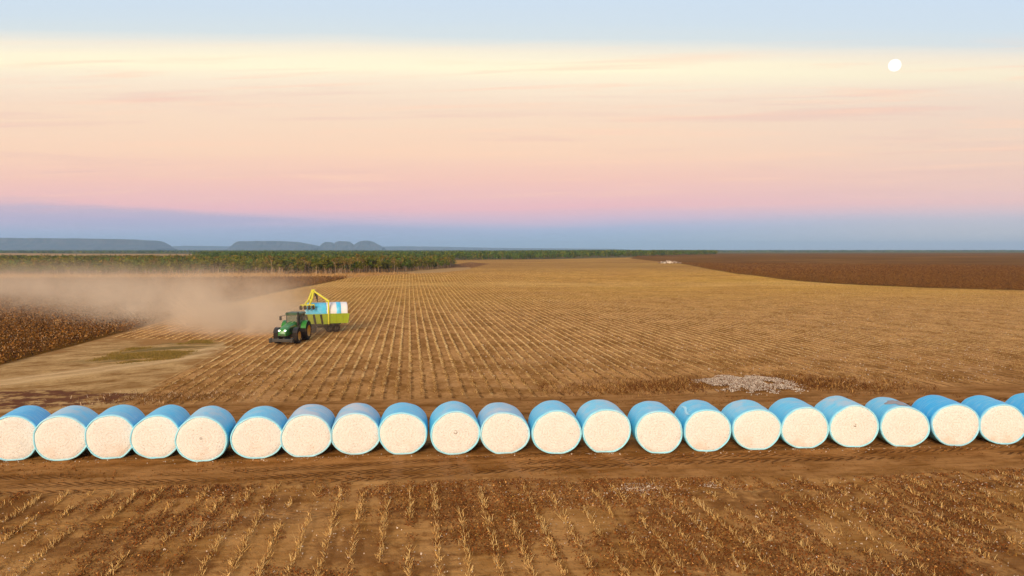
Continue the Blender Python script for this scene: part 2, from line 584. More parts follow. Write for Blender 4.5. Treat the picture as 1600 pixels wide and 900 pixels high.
# tyre tracks along the headland: lug marks in strips
trk = None
for y0, w, k, sl in ((33.2, 0.42, 9.0, 1.6), (34.35, 0.38, 10.0, -1.8), (32.2, 0.40, 8.0, 1.5), (40.4, 0.5, 8.0, 1.6), (43.0, 0.5, 9.0, -1.4), (28.2, 0.35, 9.0, 1.5)):
    yy = n.m('SUBTRACT', py_, n.m('ADD', y0, n.m('MULTIPLY', n.m('SINE', n.m('MULTIPLY', px_, 0.09 + 0.01 * k)), 0.35)))
    band = n.smooth(n.m('ABSOLUTE', yy), w, w * 0.7)
    lug = n.smooth(n.m('SINE', n.m('MULTIPLY', n.m('ADD', px_, n.m('MULTIPLY', n.m('ABSOLUTE', yy), sl)), k * 1.5)), -0.1, 0.5)
    gate = n.smooth(n.noise(n.xyz(n.m('MULTIPLY', px_, 0.13), y0, 0.0), 1.0, 2), 0.34, 0.46)
    s_ = n.m('MULTIPLY', n.m('MULTIPLY', band, lug), gate)
    trk = s_ if trk is None else n.m('MAXIMUM', trk, s_)
head = n.mix(n.m('MULTIPLY', trk, 0.75), head, (0.085, 0.030, 0.007))
# pale wheelings that come out between the bales
wh = None
for x0 in (-0.6, 1.55, 2.4, 4.6, 7.6, 9.7):
    s_ = n.smooth(n.m('ABSOLUTE', n.m('SUBTRACT', n.m('ADD', px_, wob), n.m('ADD', x0, n.m('MULTIPLY', n.m('SUBTRACT', py_, 34.0), -0.12 * x0 / 4)))), 0.35, 0.18)
    wh = s_ if wh is None else n.m('MAXIMUM', wh, s_)
wh = n.m('MULTIPLY', wh, n.m('MULTIPLY', n.smooth(py_, 30.0, 32.5), n.smooth(py_, 46.0, 36.0)))
head = n.mix(n.m('MULTIPLY', wh, n.m('MULTIPLY', nM, 0.6)), head, (0.38, 0.19, 0.075))
# turning ground
curve = n.noise(n.xyz(n.m('MULTIPLY', n.m('SUBTRACT', n.m('MULTIPLY', px_, 0.6), py_), 0.42), n.m('MULTIPLY', n.m('ADD', px_, py_), 0.10), 1.0), 0.9, 6, 0.72, 1.4)
turn = n.mix(n.smooth(n.m('ADD', n.m('MULTIPLY', curve, 0.55), n.m('MULTIPLY', nM, 0.45)), 0.34, 0.62), (0.25, 0.115, 0.028), (0.60, 0.37, 0.150))
turn = n.mix(n.m('MULTIPLY', n.smooth(nS, 0.48, 0.72), 0.6), turn, (0.24, 0.11, 0.028))
turn = n.mix(n.m('MULTIPLY', n.smooth(nF, 0.56, 0.72), 0.5), turn, (0.20, 0.09, 0.025))

c = n.mix(n.smooth(nM, 0.3, 0.7), (0.090, 0.090, 0.030), (0.19, 0.140, 0.055))       # open scrub country
rd = n.m('ADD', n.attr('d_rut'), n.m('MULTIPLY', n.m('SUBTRACT', nM, 0.5), 1.1))
rut = n.m('ADD', n.m('MULTIPLY', n.smooth(rd, 2.6, 0.6), 0.45), n.m('MULTIPLY', n.smooth(n.m('ABSOLUTE', n.m('SUBTRACT', rd, 0.95)), 0.5, 0.2), 0.35))
turn = n.mix(n.m('MULTIPLY', rut, n.smooth(nS, 0.25, 0.6, 0.4, 1.0)), turn, (0.74, 0.49, 0.24))
c = n.mix(n.smooth(py_, 420.0, 300.0), c, n.mix(nM, (0.30, 0.135, 0.035), (0.44, 0.235, 0.08)))
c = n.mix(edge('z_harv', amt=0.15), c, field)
c = n.mix(edge('z_turn', amt=0.75), c, turn)
c = n.mix(edge('z_head', amt=0.9), c, head)
fr = n.m('MULTIPLY', n.m('SUBTRACT', 1.0, edge('z_head', amt=0.9)), front)
fr = n.m('MULTIPLY', fr, n.smooth(py_, 36.0, 34.0))
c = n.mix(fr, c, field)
c = n.mix(n.m('MULTIPLY', edge('z_grass', amt=0.8), n.smooth(curve, 0.56, 0.44, 0.0, 0.75)), c, n.mix(nS, (0.125, 0.095, 0.026), (0.24, 0.165, 0.05)))
c = n.mix(n.m('MULTIPLY', edge('z_red', amt=0.7), n.m('MULTIPLY', n.smooth(n.noise(n.vm('ADD', P, (5.0, 3.0, 0.0)), 0.9, 4, 0.65), 0.40, 0.54), 0.9)), c, n.mix(nS, (0.085, 0.022, 0.012), (0.17, 0.058, 0.028)))
cropn = n.mix(n.smooth(n.noise(P, 0.02, 4, 0.6), 0.35, 0.7), (0.155, 0.064, 0.005), (0.225, 0.094, 0.010))
cropn = n.mix(n.m('MULTIPLY', n.smooth(n.noise(n.xyz(n.m('MULTIPLY', px_, 0.010), n.m('MULTIPLY', py_, 0.007), 5.0), 1.0, 6, 0.72), 0.48, 0.66), 0.7), cropn, (0.29, 0.130, 0.022))
cropn = n.mix(n.m('MULTIPLY', n.smooth(sp, 0.5, 0.68), 0.5), cropn, (0.09, 0.034, 0.004))
c = n.mix(edge('z_crop', amt=0.1), c, cropn)
c = n.mix(edge('z_margin', amt=0.4), c, n.mix(nM, (0.38, 0.21, 0.075), (0.50, 0.31, 0.13)))
n.put(b.inputs['Base Color'], c)
b.inputs['Roughness'].default_value = 0.95
b.inputs['Specular IOR Level'].default_value = 0.03
hgt = n.m('ADD', n.m('MULTIPLY', nS, 0.5), n.m('MULTIPLY', nF, 0.25))
hgt = n.m('ADD', hgt, n.m('MULTIPLY', n.m('MULTIPLY', rline, n.attr('z_harv')), 0.35))
hgt = n.m('SUBTRACT', hgt, n.m('MULTIPLY', trk, 0.5))
hgt = n.m('ADD', hgt, n.m('MULTIPLY', n.m('MULTIPLY', streakx, n.attr('z_head')), 0.9))
n.put(b.inputs['Normal'], n.bump(hgt, 0.75, 0.16))
tag(link('ground', gme, gm), kind='structure')

# ------------------------------------------------------------------ distant hills
def hill(x0, x1, dist, prof, depth, seed):
    """prof: photograph silhouette (px, py) of a mesa standing at this distance, given its own depth and slopes"""
    prof = np.array(prof, float)
    dist, depth = dist * 1.33, depth * 1.33
    k = dist / F
    N, Mm = 150, 60
    pxs = np.linspace(x0, x1, N)
    top = np.interp(pxs, prof[:, 0], prof[:, 1])
    hh = np.clip((390 - top) * k + CAM_H, 0, None)
    hh = hh * (0.97 + 0.06 * fbm(pxs * 0.09, pxs * 0, seed))
    w = np.linspace(-1, 1, Mm)
    A, B = np.meshgrid(np.arange(N), w)
    foot = np.clip(1.35 - np.abs(B) * 1.35, 0, 1)
    gul = fbm(pxs[A] * 0.22, B * 3 + 7, seed + 3)
    s = np.clip(foot + (gul - 0.5) * 0.55 * (1 - np.abs(foot * 2 - 1)), 0, 1)
    cliff = np.where(s > 0.75, 0.62 + 0.38 * sstep(0.75, 0.86, s), s / 0.75 * 0.62)
    lat = (pxs - 800) * k
    d = dist + B * depth + (fbm(pxs[A] * 0.05, B, seed + 9) - 0.5) * depth * 0.6
    x = FW[0] / math.cos(PITCH) * d + RV[0] * lat[A]
    y = FW[1] / math.cos(PITCH) * d + RV[1] * lat[A]
    z = hh[A] * cliff + 1.2 * 0 - 3
    idx = (np.arange(Mm - 1)[:, None] * N + np.arange(N - 1)[None, :]).ravel()
    return np_mesh('hill', np.stack([x, y, z], -1).reshape(-1, 3), np.stack([idx, idx + 1, idx + N + 1, idx + N], 1), smooth=True)


hm, n, b = mat('hill_scrub')
P = n.new('ShaderNodeNewGeometry').outputs['Position']
zz = n.sep(P)[2]
a_ = n.noise(P, 0.012, 5, 0.6)
c = n.mix(n.smooth(a_, 0.4, 0.62), (0.022, 0.042, 0.040), (0.060, 0.062, 0.055))
c = n.mix(n.smooth(n.noise(n.xyz(0.0, 0.0, n.m('MULTIPLY', zz, 0.12)), 1.0, 3), 0.5, 0.62, 0.0, 0.5), c, (0.20, 0.10, 0.06))
n.put(b.inputs['Base Color'], c)
b.inputs['Roughness'].default_value = 1
for args in ((-260, 256, 6200, [(-260, 374), (-100, 372.5), (0, 371.8), (120, 372.4), (200, 373.6), (230, 375), (243, 379), (254, 386), (256, 388)], 420, 1),
             (366, 500, 7000, [(366, 387), (374, 381), (384, 376.6), (440, 376.4), (462, 377.5), (480, 381), (492, 384), (500, 387)], 380, 2),
             (500, 526, 7200, [(500, 387), (506, 380.5), (512, 378), (518, 378.5), (522, 381), (526, 386)], 160, 3),
             (520, 556, 7250, [(520, 386), (527, 378.5), (533, 376.6), (545, 377), (551, 381), (556, 386)], 170, 4),
             (550, 600, 7300, [(550, 386.5), (559, 379.5), (566, 376.2), (574, 375.4), (581, 377), (590, 382), (600, 387)], 200, 5),
             (250, 372, 9500, [(250, 388), (262, 385), (300, 384), (340, 384.4), (372, 385)], 300, 6),
             (590, 980, 9500, [(590, 385), (640, 384.6), (690, 385.2), (720, 386), (800, 387.3), (950, 388.4), (980, 389.4)], 300, 7)):
    tag(link('hill', hill(*args), hm), kind='structure')

# ------------------------------------------------------------------ moon
d = ray(1398, 102)
d = d / np.linalg.norm(d)
MD = 30000.0
bm = BM()
bmesh.ops.create_uvsphere(bm, u_segments=48, v_segments=24, radius=7.9 / F * MD)
mm = bpy.data.materials.new('moon_glow')
mm.use_nodes = True
n = NT(mm.node_tree)
e = n.new('ShaderNodeEmission')
k = n.noise(n.new('ShaderNodeTexCoord').outputs['Object'], 0.006, 4)
n.put(e.inputs[0], n.mix(n.smooth(k, 0.5, 0.7, 0, 0.5), (1, 0.985, 0.94), (0.9, 0.88, 0.83)))
e.inputs[1].default_value = 1.25
n.put(n.new('ShaderNodeOutputMaterial').inputs[0], e.outputs[0])
mo = bm_obj('moon', bm, mm, smooth=True, loc=Vector(d) * MD + Vector((0, 0, CAM_H)))
tag(mo, 'full white moon hanging high in the pink dusk sky', 'moon')

# ------------------------------------------------------------------ trees
def leaf_cloud(centres, radii, per, size, squash=0.75, cols=None, seed=0, jitter=0.35):
    """leaf-clump faces spread through ellipsoids"""
    g = np.random.default_rng(seed)
    k = len(centres)
    idx = np.repeat(np.arange(k), per)
    m = len(idx)
    v = g.normal(size=(m, 3))
    v /= np.linalg.norm(v, axis=1, keepdims=True)
    r = g.random(m) ** 0.45
    p = centres[idx] + v * (r * radii[idx])[:, None] * np.array([1, 1, squash])
    nn = v * 0.6 + g.normal(size=(m, 3)) * 0.7 + np.array([0, 0, 0.35])
    nn /= np.linalg.norm(nn, axis=1, keepdims=True)
    t1 = np.cross(nn, g.normal(size=(m, 3)))
    t1 /= np.linalg.norm(t1, axis=1, keepdims=True)
    t2 = np.cross(nn, t1)
    s = (size[idx] if np.ndim(size) else size) * (0.6 + 0.8 * g.random(m))
    up, side = t1 * s[:, None], t2 * (s * 0.38)[:, None]
    V, Fc = cards(p - up / 2, up, side, 0.35)
    c = cols[idx] * (1 + jitter * (g.random((m, 1)) * 2 - 1))
    return V, Fc, np.repeat(np.clip(c, 0, 1), 4, 0)


def tree_meshes(seed, h, kind):
    g = np.random.default_rng(100 + seed)
    bm = BM()
    x = y = 0.0
    pts = [(0, 0, -0.1)]
    hb = h * (0.60 if kind != 'bare' else 0.8)
    for i in range(1, 5):
        x += g.normal() * 0.10
        y += g.normal() * 0.10
        pts.append((x, y, hb * i / 4))
    r0 = 0.075 + 0.04 * g.random()
    for i in range(4):
        add_tube(bm, pts[i], pts[i + 1], r0 * (1 - 0.2 * i), r0 * (1 - 0.2 * (i + 1)), 6, caps=False)
    cents, rad = [], []
    nl = 7 if kind != 'bare' else 6
    for i in range(nl):
        b0 = Vector(pts[2]).lerp(Vector(pts[4]), g.random())
        a = 2 * math.pi * (i / nl + g.random() * 0.2)
        L = h * (0.14 + 0.16 * g.random())
        q = b0 + Vector((math.cos(a) * L * 0.7, math.sin(a) * L * 0.7, L * (0.6 + 0.7 * g.random())))
        add_tube(bm, b0, q, r0 * 0.42, r0 * 0.12, 5, caps=False)
        cents.append(q)
        rad.append(h * (0.085 + 0.06 * g.random()))
    cents.append(Vector(pts[4]) + Vector((0, 0, h * 0.2)))
    rad.append(h * 0.15)
    cents.append(Vector(pts[4]) + Vector((0, 0, h * 0.05)))
    rad.append(h * 0.17)
    me = bpy.data.meshes.new('trunk')
    bm.to_mesh(me)
    bm.free()
    base = {'olive': (0.150, 0.145, 0.014), 'green': (0.090, 0.125, 0.014), 'bare': (0.20, 0.140, 0.03)}[kind]
    cents = np.array([tuple(c) for c in cents])
    rad = np.array(rad)
    cols = np.array(base)[None] * (0.7 + 0.65 * g.random((len(cents), 1)))
    V, Fc, C = leaf_cloud(cents, rad, 26 if kind != 'bare' else 9, 0.42, 0.8, cols, seed)
    return me, np_mesh('crown', V, Fc, C)


M_BARK = simple('pale_bark', (0.46, 0.33, 0.21), 0.9, dirt=0.5, dirtcol=(0.10, 0.065, 0.045), spec=0.1)
KINDS = ['olive', 'olive', 'green', 'olive', 'bare', 'green', 'olive', 'bare', 'olive', 'green', 'olive', 'olive']
def vn0(a): return float(vnoise(np.array([a]), np.array([0.5]), 8)[0])


TREES = []
for i, kd in enumerate(KINDS):
    tm, cm = tree_meshes(i, 5.2, kd)
    tm.materials.append(M_BARK)
    cm.materials.append(M_LEAF)
    TREES.append((kd, tm, cm))
EDGE = [(-30, 432), (120, 432), (250, 431.5), (400, 429), (445, 431.5), (560, 429.5), (620, 426), (660, 422.5), (690, 420.5), (706, 418.5)]
ex_, ey_ = [p[0] for p in EDGE], [p[1] for p in EDGE]
TL = {'olive': 'slender olive green tree in the woodland edge beyond the fields',
      'green': 'dark green bushy tree in the woodland edge beyond the fields',
      'bare': 'thin half bare brownish tree in the woodland edge beyond the fields'}
for i in range(288):
    pxx = -25 + 730 * (i + random.random() * 0.9) / 288
    gx, gy = gnd(pxx, np.interp(pxx, ex_, ey_))
    back = abs(random.gauss(0, 1)) * 5.5 + (i % 3) * 2.0
    gx, gy = gx * (1 + back / gy), gy + back
    kd, tm, cm = TREES[random.randrange(len(TREES))]
    s = random.uniform(0.72, 1.2) * (0.75 + 0.5 * vn0(pxx * 0.05)) * (0.84 if pxx < 260 else 1.0) * (0.72 if pxx > 680 else 1)
    tr = empty('woodland_tree', (gx, gy, float(terrain(gx, gy)) - 0.05), random.uniform(0, 6.28))
    tr.scale = (s * random.uniform(0.85, 1.2), s * random.uniform(0.85, 1.2), s)
    tag(tr, TL[kd], 'tree', {'olive': 'olive trees along the woodland edge', 'green': 'dark green trees along the woodland edge', 'bare': 'half bare trees along the woodland edge'}[kd])
    link('trunk', tm, None, tr)
    link('crown', cm, None, tr)


def wood(name, P, spacing, size, hgt, per, fsize, cols, label, cat, seed, trunks=False, jit=0.4, fill=1.0):
    g = np.random.default_rng(seed)
    lo, hi = P.min(0), P.max(0)
    A, B = np.meshgrid(np.arange(lo[0], hi[0], spacing), np.arange(lo[1], hi[1], spacing))
    x = A.ravel() + g.normal(size=A.size) * spacing * jit
    y = B.ravel() + g.normal(size=A.size) * spacing * jit
    ok = (sdist(P, x, y) > 0) & (g.random(x.size) < fill * (0.15 + 1.4 * fbm(x / (spacing * 6), y / (spacing * 6), seed)))
    x, y = x[ok], y[ok]
    z = terrain(x, y)
    h = hgt * (0.75 + 0.45 * g.random(x.size))
    cidx = g.integers(0, len(cols), x.size)
    C = np.array(cols)[cidx] * (0.7 + 0.6 * g.random((x.size, 1)))
    r = size * (0.75 + 0.5 * g.random(x.size))
    V, Fc, CC = leaf_cloud(np.stack([x, y, z + h - r * 0.9], 1), r, per, fsize, 0.95, C, seed, 0.3)
    if trunks:
        bs = np.stack([x, y, z], 1)
        upv = np.stack([g.normal(size=x.size) * 0.2, g.normal(size=x.size) * 0.2, h * 0.75], 1)
        for sx in ((0.1, 0, 0), (0, 0.1, 0)):
            v2, f2 = cards(bs, upv, np.tile(np.array(sx) * (size / 1.6), (x.size, 1)), 0.5)
            Fc = np.concatenate([Fc, f2 + len(V)])
            V = np.concatenate([V, v2])
            CC = np.concatenate([CC, np.tile(np.array([[0.16, 0.115, 0.08]]), (len(v2), 1))])
    return tag(link(name, np_mesh(name, V, Fc, CC), M_LEAF), label, cat, kind='stuff')


OL, GR, DK, BR = (0.135, 0.140, 0.014), (0.085, 0.135, 0.018), (0.055, 0.080, 0.014), (0.21, 0.14, 0.025)
def off(pts, up): return [(x, y - up) for x, y in pts]
WOOD1 = poly(EDGE + [(712, 415), (690, 411), (560, 412), (300, 411), (-40, 411)])
WOOD1[:, 1] += 7
wood('woodland', WOOD1, 2.9, 1.6, 4.6, 26, 0.7, [OL, OL, GR, DK, BR], 'dense woodland behind the first row of trees', 'woodland', 21, True)
WOOD2 = poly([(380, 409), (690, 406.5), (860, 404.5), (1000, 400.5), (1120, 397.5), (1120, 396.0), (800, 396.0), (330, 397.5), (300, 401)])
wood('woodland', WOOD2, 6.0, 2.6, 5.6, 24, 1.1, [GR, GR, DK, OL], 'green woodland in the middle distance', 'woodland', 22, True)
WOOD3 = poly([(-250, 395.4), (300, 396), (620, 395.2), (1000, 394.2), (1500, 393.4), (1900, 393.0), (1900, 391.9), (900, 391.8), (-250, 391.9)])
wood('woodland', WOOD3, 30, 8, 5.5, 14, 3.4, [GR, DK, DK, OL], 'low scrub woodland spread to the horizon', 'woodland', 23, False, fill=0.9)

# ------------------------------------------------------------------ crops and stubble
def plants(x, y, hmin, hmax, blades, width, colA, colB, seed, lean=0.35, spread=0.12, dark=None, zoff=-0.02):
    g = np.random.default_rng(seed)
    m = len(x) * blades
    bx = np.repeat(x, blades) + g.normal(size=m) * spread
    by = np.repeat(y, blades) + g.normal(size=m) * spread
    bz = np.repeat(terrain(x, y), blades) + zoff
    hh = hmin + (hmax - hmin) * g.random(m) ** 1.5
    a = g.random(m) * math.pi
    up = np.stack([g.normal(size=m) * lean * hh, g.normal(size=m) * lean * hh, hh], 1)
    side = np.stack([np.cos(a), np.sin(a) * 0.7, g.normal(size=m) * 0.15], 1) * (width * (0.5 + g.random(m)))[:, None]
    V, Fc = cards(np.stack([bx, by, bz], 1), up, side, 0.35)
    kcol = g.random((m, 1))
    C = np.array(colA) * (1 - kcol) + np.array(colB) * kcol
    if dark is not None:
        dk = g.random(m) < dark[0]
        C[dk] = np.array(dark[1]) * (0.6 + 0.8 * g.random((dk.sum(), 1)))
    return V, Fc, np.repeat(C, 4, 0)


def join(parts):
    V, Fc, C, o = [], [], [], 0
    for v, f, c in parts:
        V.append(v)
        Fc.append(f + o)
        C.append(c)
        o += len(v)
    return np.concatenate(V), np.concatenate(Fc), np.concatenate(C)


def view_ok(x, y, m=60):
    """roughly inside the photograph's wedge, with a wide margin on both sides"""
    s = x * RV[0] + y * RV[1]
    f = x * FW[0] + y * FW[1]
    return (np.abs(s) < f * (800 + m) / F + 4) & (f > 3)


def row_points(y0, y1, step, seed, ok=lambda x, y: np.ones(x.shape, bool)):
    g = np.random.default_rng(seed)
    i = np.arange(-260, 340)
    ys = np.arange(y0, y1, step)
    A, B = np.meshgrid(i * ROW, ys)
    x = A.ravel() + g.normal(size=A.size) * 0.045
    y = B.ravel() + g.normal(size=A.size) * step * 0.4
    x = x + 0.10 * np.sin(y * 0.21 + np.round(A.ravel() / ROW) * 0.3)
    k = view_ok(x, y, 230) & ok(x, y)
    return x[k], y[k], g


STRAW_A, STRAW_B, DRY = (0.80, 0.54, 0.22), (0.46, 0.26, 0.055), (0.17, 0.060, 0.012)
head_front = lambda x, y: sdist(HEAD, x, y)
# in front of the bales
x, y, g = row_points(17, 33.5, 0.07, 1, lambda x, y: head_front(x, y) < -0.1 - 1.2 * vnoise(x * 0.8, y * 0, 5))
x = np.round(x / ROW) * ROW + (x - np.round(x / ROW) * ROW) * 0.8
rowid = np.round(x / ROW)
dens = 0.62 * vnoise(rowid * 3.7, y * 0.75, 31) + 0.38 * fbm(x * 0.3, y * 0.3, 32) + 0.06 * sstep(-2, 12, x) - 0.05 * sstep(-5, -15, x)
k = (dens > 0.43) & (g.random(len(x)) < 0.74)
p1 = plants(x[k], y[k], 0.025, 0.235, 8, 0.0082, (0.94, 0.68, 0.29), (0.58, 0.33, 0.09), 2, 0.48, 0.045, (0.35, DRY))
kt = k & (g.random(len(x)) < 0.05)
p4 = plants(x[kt], y[kt], 0.12, 0.36, 7, 0.009, (0.90, 0.68, 0.34), (0.52, 0.30, 0.09), 7, 0.35, 0.06, (0.3, DRY))
k2 = (fbm(x * 0.5, y * 0.4, 77) > 0.47) & (g.random(len(x)) < 0.5)
p2 = plants(x[k2] + g.normal(size=k2.sum()) * 0.17, y[k2], 0.02, 0.13, 10, 0.012, (0.25, 0.095, 0.020), (0.10, 0.032, 0.007), 3, 1.0, 0.14, (0.14, STRAW_B))
xr = g.uniform(4, 34, 9000)
yr = g.uniform(20, 33.5, 9000)
kk = g.random(9000) < 0.5
k = kk & (g.random(9000) < 0.5) & (head_front(xr, yr) < 0.9) & (fbm(xr * 0.35, yr * 0.35, 9) + 0.012 * (xr - 14) > 0.47)
p3 = plants(xr[k], yr[k], 0.02, 0.13, 7, 0.009, (0.46, 0.26, 0.07), (0.20, 0.10, 0.022), 4, 0.6, 0.12, (0.35, (0.12, 0.060, 0.016)))
tag(link('cotton_stubble', np_mesh('cotton_stubble', *join([p1, p2, p3, p4])), M_PLANT), 'broken rows of dry cotton stalks in the soil before the bales', 'stubble', kind='stuff')
# fallen leaves and scraps of lint
nl = 300000
x = g.uniform(-20, 36, nl)
y = g.uniform(18, 33.8, nl)
rowd = np.abs((x / ROW + 0.5) % 1 - 0.5) * 2
k = view_ok(x, y, 140) & (head_front(x, y) < 0.1) & (fbm(x * 0.32, y * 0.5, 51) + 0.16 * g.random(nl) - 0.16 * rowd + 0.001 * np.clip(x, -10, 20) > 0.48)
x, y = x[k], y[k]
V, Fc, C = leaf_cloud(np.stack([x, y, np.full(len(x), 0.025)], 1), np.full(len(x), 0.04), 1, 0.048, 0.5, np.where(g.random((len(x), 1)) < 0.14, np.array([[0.42, 0.22, 0.065]]), np.array([[0.165, 0.054, 0.011]])) * (0.4 + 1.4 * g.random((len(x), 1))), 5)
nw = 4200
xw = np.concatenate([g.uniform(-20, 34, nw), gnd(1000, 764)[0] + g.normal(size=300) * 0.55, gnd(1110, 760)[0] + g.normal(size=60) * 0.3])
yw = np.concatenate([g.uniform(18, 31.5, nw), gnd(1000, 764)[1] + g.normal(size=300) * 0.35, gnd(1110, 760)[1] + g.normal(size=60) * 0.2])
k = ((fbm(xw * 0.4, yw * 0.4, 61) + 0.006 * xw > 0.47) & (head_front(xw, yw) < -0.3)) | (np.arange(len(xw)) >= nw)
xw, yw = xw[k], yw[k]
sw = 0.018 + 0.035 * g.random(len(xw)) ** 2
w1 = leaf_cloud(np.stack([xw, yw, np.full(len(xw), 0.04)], 1), np.full(len(xw), 0.03), 3, sw, 0.5, np.tile([[0.78, 0.64, 0.50]], (len(xw), 1)) * (0.5 + 0.6 * g.random((len(xw), 1))), 6, 0.1)
tag(link('leaf_litter', np_mesh('leaf_litter', *join([(V, Fc, C), w1])), M_PLANT), 'red brown leaf litter and lint scraps on the soil', 'litter', kind='stuff')

g = np.random.default_rng(88)
x = g.uniform(-24, 36, 16000)
y = g.uniform(30.5, 47, 16000)
hd_ = head_front(x, y)
k = view_ok(x, y, 140) & (hd_ > -0.5) & (fbm(x * 0.5, y * 0.9, 12) + 0.25 * g.random(16000) > 0.66)
x, y = x[k], y[k]
cs_ = 0.02 + 0.05 * g.random(len(x)) ** 2
c1 = leaf_cloud(np.stack([x, y, np.full(len(x), 0.015)], 1), cs_ * 0.7, 7, cs_, 0.7, np.tile([[0.25, 0.105, 0.026]], (len(x), 1)) * (0.55 + 0.8 * g.random((len(x), 1))), 89, 0.2)
tag(link('clods', np_mesh('clods', *c1), M_PLANT), 'small broken clods of soil on the bare headland', 'soil clods', kind='stuff')
xl, yl = [], []
for (a_, b0_, bt) in ((-17, 55, 720), (57, 133, 720), (136, 208, 717), (209, 281, 716.5), (278, 353, 721.5), (363, 440, 717), (441, 518, 714), (519, 592, 710.5), (593, 667, 710), (673, 748, 710.5), (750, 826, 709), (833, 908, 709.5), (910, 985, 707), (994, 1067, 708.5), (1069, 1142, 705.5), (1146, 1220, 703), (1221, 1294, 700.5), (1296, 1371, 699), (1377, 1451, 698), (1457, 1528, 697), (1533, 1601, 694.5)):
    bx_, by_ = gnd((a_ + b0_) / 2, bt)
    m_ = int(g.integers(6, 26))
    xl.append(bx_ + g.normal(size=m_) * 0.7)
    yl.append(by_ - np.abs(g.normal(size=m_)) * 0.35 - 0.08)
xl, yl = np.concatenate(xl), np.concatenate(yl)
ls_ = 0.015 + 0.04 * g.random(len(xl)) ** 2
c2 = leaf_cloud(np.stack([xl, yl, np.full(len(xl), 0.02)], 1), ls_, 4, ls_, 0.6, np.tile([[0.80, 0.70, 0.58]], (len(xl), 1)) * (0.6 + 0.4 * g.random((len(xl), 1))), 90, 0.1)
yf = 47 * (170 / 47) ** g.random(6000)
xf = (g.uniform(-0.5, 0.95, 6000)) * yf
k = (harvested(xf, yf) > 1) & (fbm(xf * 0.08, yf * 0.08, 66) + 0.3 * np.clip(xf / yf, -0.3, 0.6) > 0.52)
xf, yf = xf[k], yf[k]
lf_ = 0.03 + 0.05 * g.random(len(xf)) ** 2
c3 = leaf_cloud(np.stack([xf, yf, terrain(xf, yf) + 0.06], 1), lf_, 3, lf_, 0.6, np.tile([[0.80, 0.68, 0.54]], (len(xf), 1)) * (0.6 + 0.4 * g.random((len(xf), 1))), 92, 0.1)
tag(link('lint_scraps', np_mesh('lint_scraps', *c3), M_PLANT), 'white lint flecks left over the harvested field', 'lint', kind='stuff')
tag(link('lint_scraps', np_mesh('lint_scraps', *c2), M_PLANT), 'scraps of white lint fallen at the feet of the bales', 'lint', kind='stuff')

# harvested field behind the bales, in three grades of detail
hv = lambda x, y: (harvested(x, y) > 0.2) & (sdist(CROP_R, x, y) < 0)
edge_n = lambda x, y: harvested(x, y) > 0.3 + 2.0 * vnoise(x * 0.9, y * 0.05, 15)
parts = []
DRK = (0.34, (0.19, 0.075, 0.014))
def thin(y, a, b_): return g.random(len(y)) < 1 - sstep(a, b_, y) * 0.9
x, y, g = row_points(44, 72, 0.085, 11, lambda x, y: hv(x, y) & edge_n(x, y))
k = (fbm(x * 0.9, y * 0.5, 41) > 0.33) & (fbm(x * 0.13, y * 0.13, 40) + 0.10 * sstep(46, 62, y) > 0.36)
parts.append(plants(x[k], y[k], 0.02, 0.15, 5, 0.012, STRAW_A, STRAW_B, 12, 0.8, 0.06, (0.50, (0.15, 0.055, 0.011))))
x, y, g = row_points(72, 120, 0.11, 13, hv)
k = fbm(x * 0.9, y * 0.4, 42) > 0.30
parts.append(plants(x[k], y[k], 0.02, 0.12, 3, 0.020, STRAW_A, STRAW_B, 14, 0.8, 0.045, DRK))
x, y, g = row_points(120, 190, 0.2, 15, hv)
k = fbm(x * 0.6, y * 0.3, 43) > 0.30
parts.append(plants(x[k], y[k], 0.03, 0.12, 3, 0.032, STRAW_A, STRAW_B, 16, 0.7, 0.05, DRK))
x, y, g = row_points(190, 330, 0.42, 17, hv)
k = (fbm(x * 0.3, y * 0.12, 44) > 0.30) & thin(y, 215, 325)
parts.append(plants(x[k], y[k], 0.04, 0.14, 3, 0.05, STRAW_A, (0.46, 0.26, 0.055), 18, 0.6, 0.06, DRK))
tag(link('cotton_stubble', np_mesh('cotton_stubble', *join(parts)), M_PLANT), 'straight rows of straw coloured stubble in the harvested field', 'stubble', kind='stuff')

# standing brown cotton: beside the field on one hand and the far hill on the other
BRN_A, BRN_B = (0.185, 0.074, 0.009), (0.120, 0.045, 0.006)
x, y, g = row_points(55, 240, 0.42, 21, lambda x, y: sdist(CROP_L, x, y) > 0.1)
def leafy(x, y, per, rad, size, seed, h=0.42):
    q = np.random.default_rng(seed)
    cols = np.array([BRN_A, BRN_B, (0.22, 0.092, 0.014), (0.075, 0.027, 0.005)])[q.integers(0, 4, len(x))]
    V, Fc, C = leaf_cloud(np.stack([x, y, terrain(x, y) + h * (0.8 + 0.35 * q.random(len(x)))], 1), np.full(len(x), rad), per, size, 1.15, cols, seed, 0.5)
    sp = np.repeat(q.random(len(V) // 4) < 0.16, 4)
    C[sp] = np.array([0.36, 0.185, 0.055])
    return V, Fc, C
V1 = leafy(x, y, 11, 0.40, 0.17, 22)
k = g.random(len(x)) < 0.5
V2 = leaf_cloud(np.stack([x[k], y[k], terrain(x[k], y[k]) + 0.62 + 0.25 * g.random(k.sum())], 1), np.full(k.sum(), 0.25), 2, 0.07, 0.8, np.tile([[0.58, 0.42, 0.26]], (k.sum(), 1)), 23, 0.2)
tag(link('standing_cotton', np_mesh('standing_cotton', *join([V1, V2])), M_PLANT), 'unpicked brown cotton crop beside the turning ground', 'crop', kind='stuff')
g = np.random.default_rng(31)
nn_ = 420000
yy = 120 * (1100 / 120) ** g.random(nn_)
xx = g.uniform(0.12, 1.25, nn_) * yy
k = view_ok(xx, yy, 140) & (sdist(CROP_R, xx, yy) > 0.2)
x, y = xx[k][:110000], yy[k][:110000]
parts = []
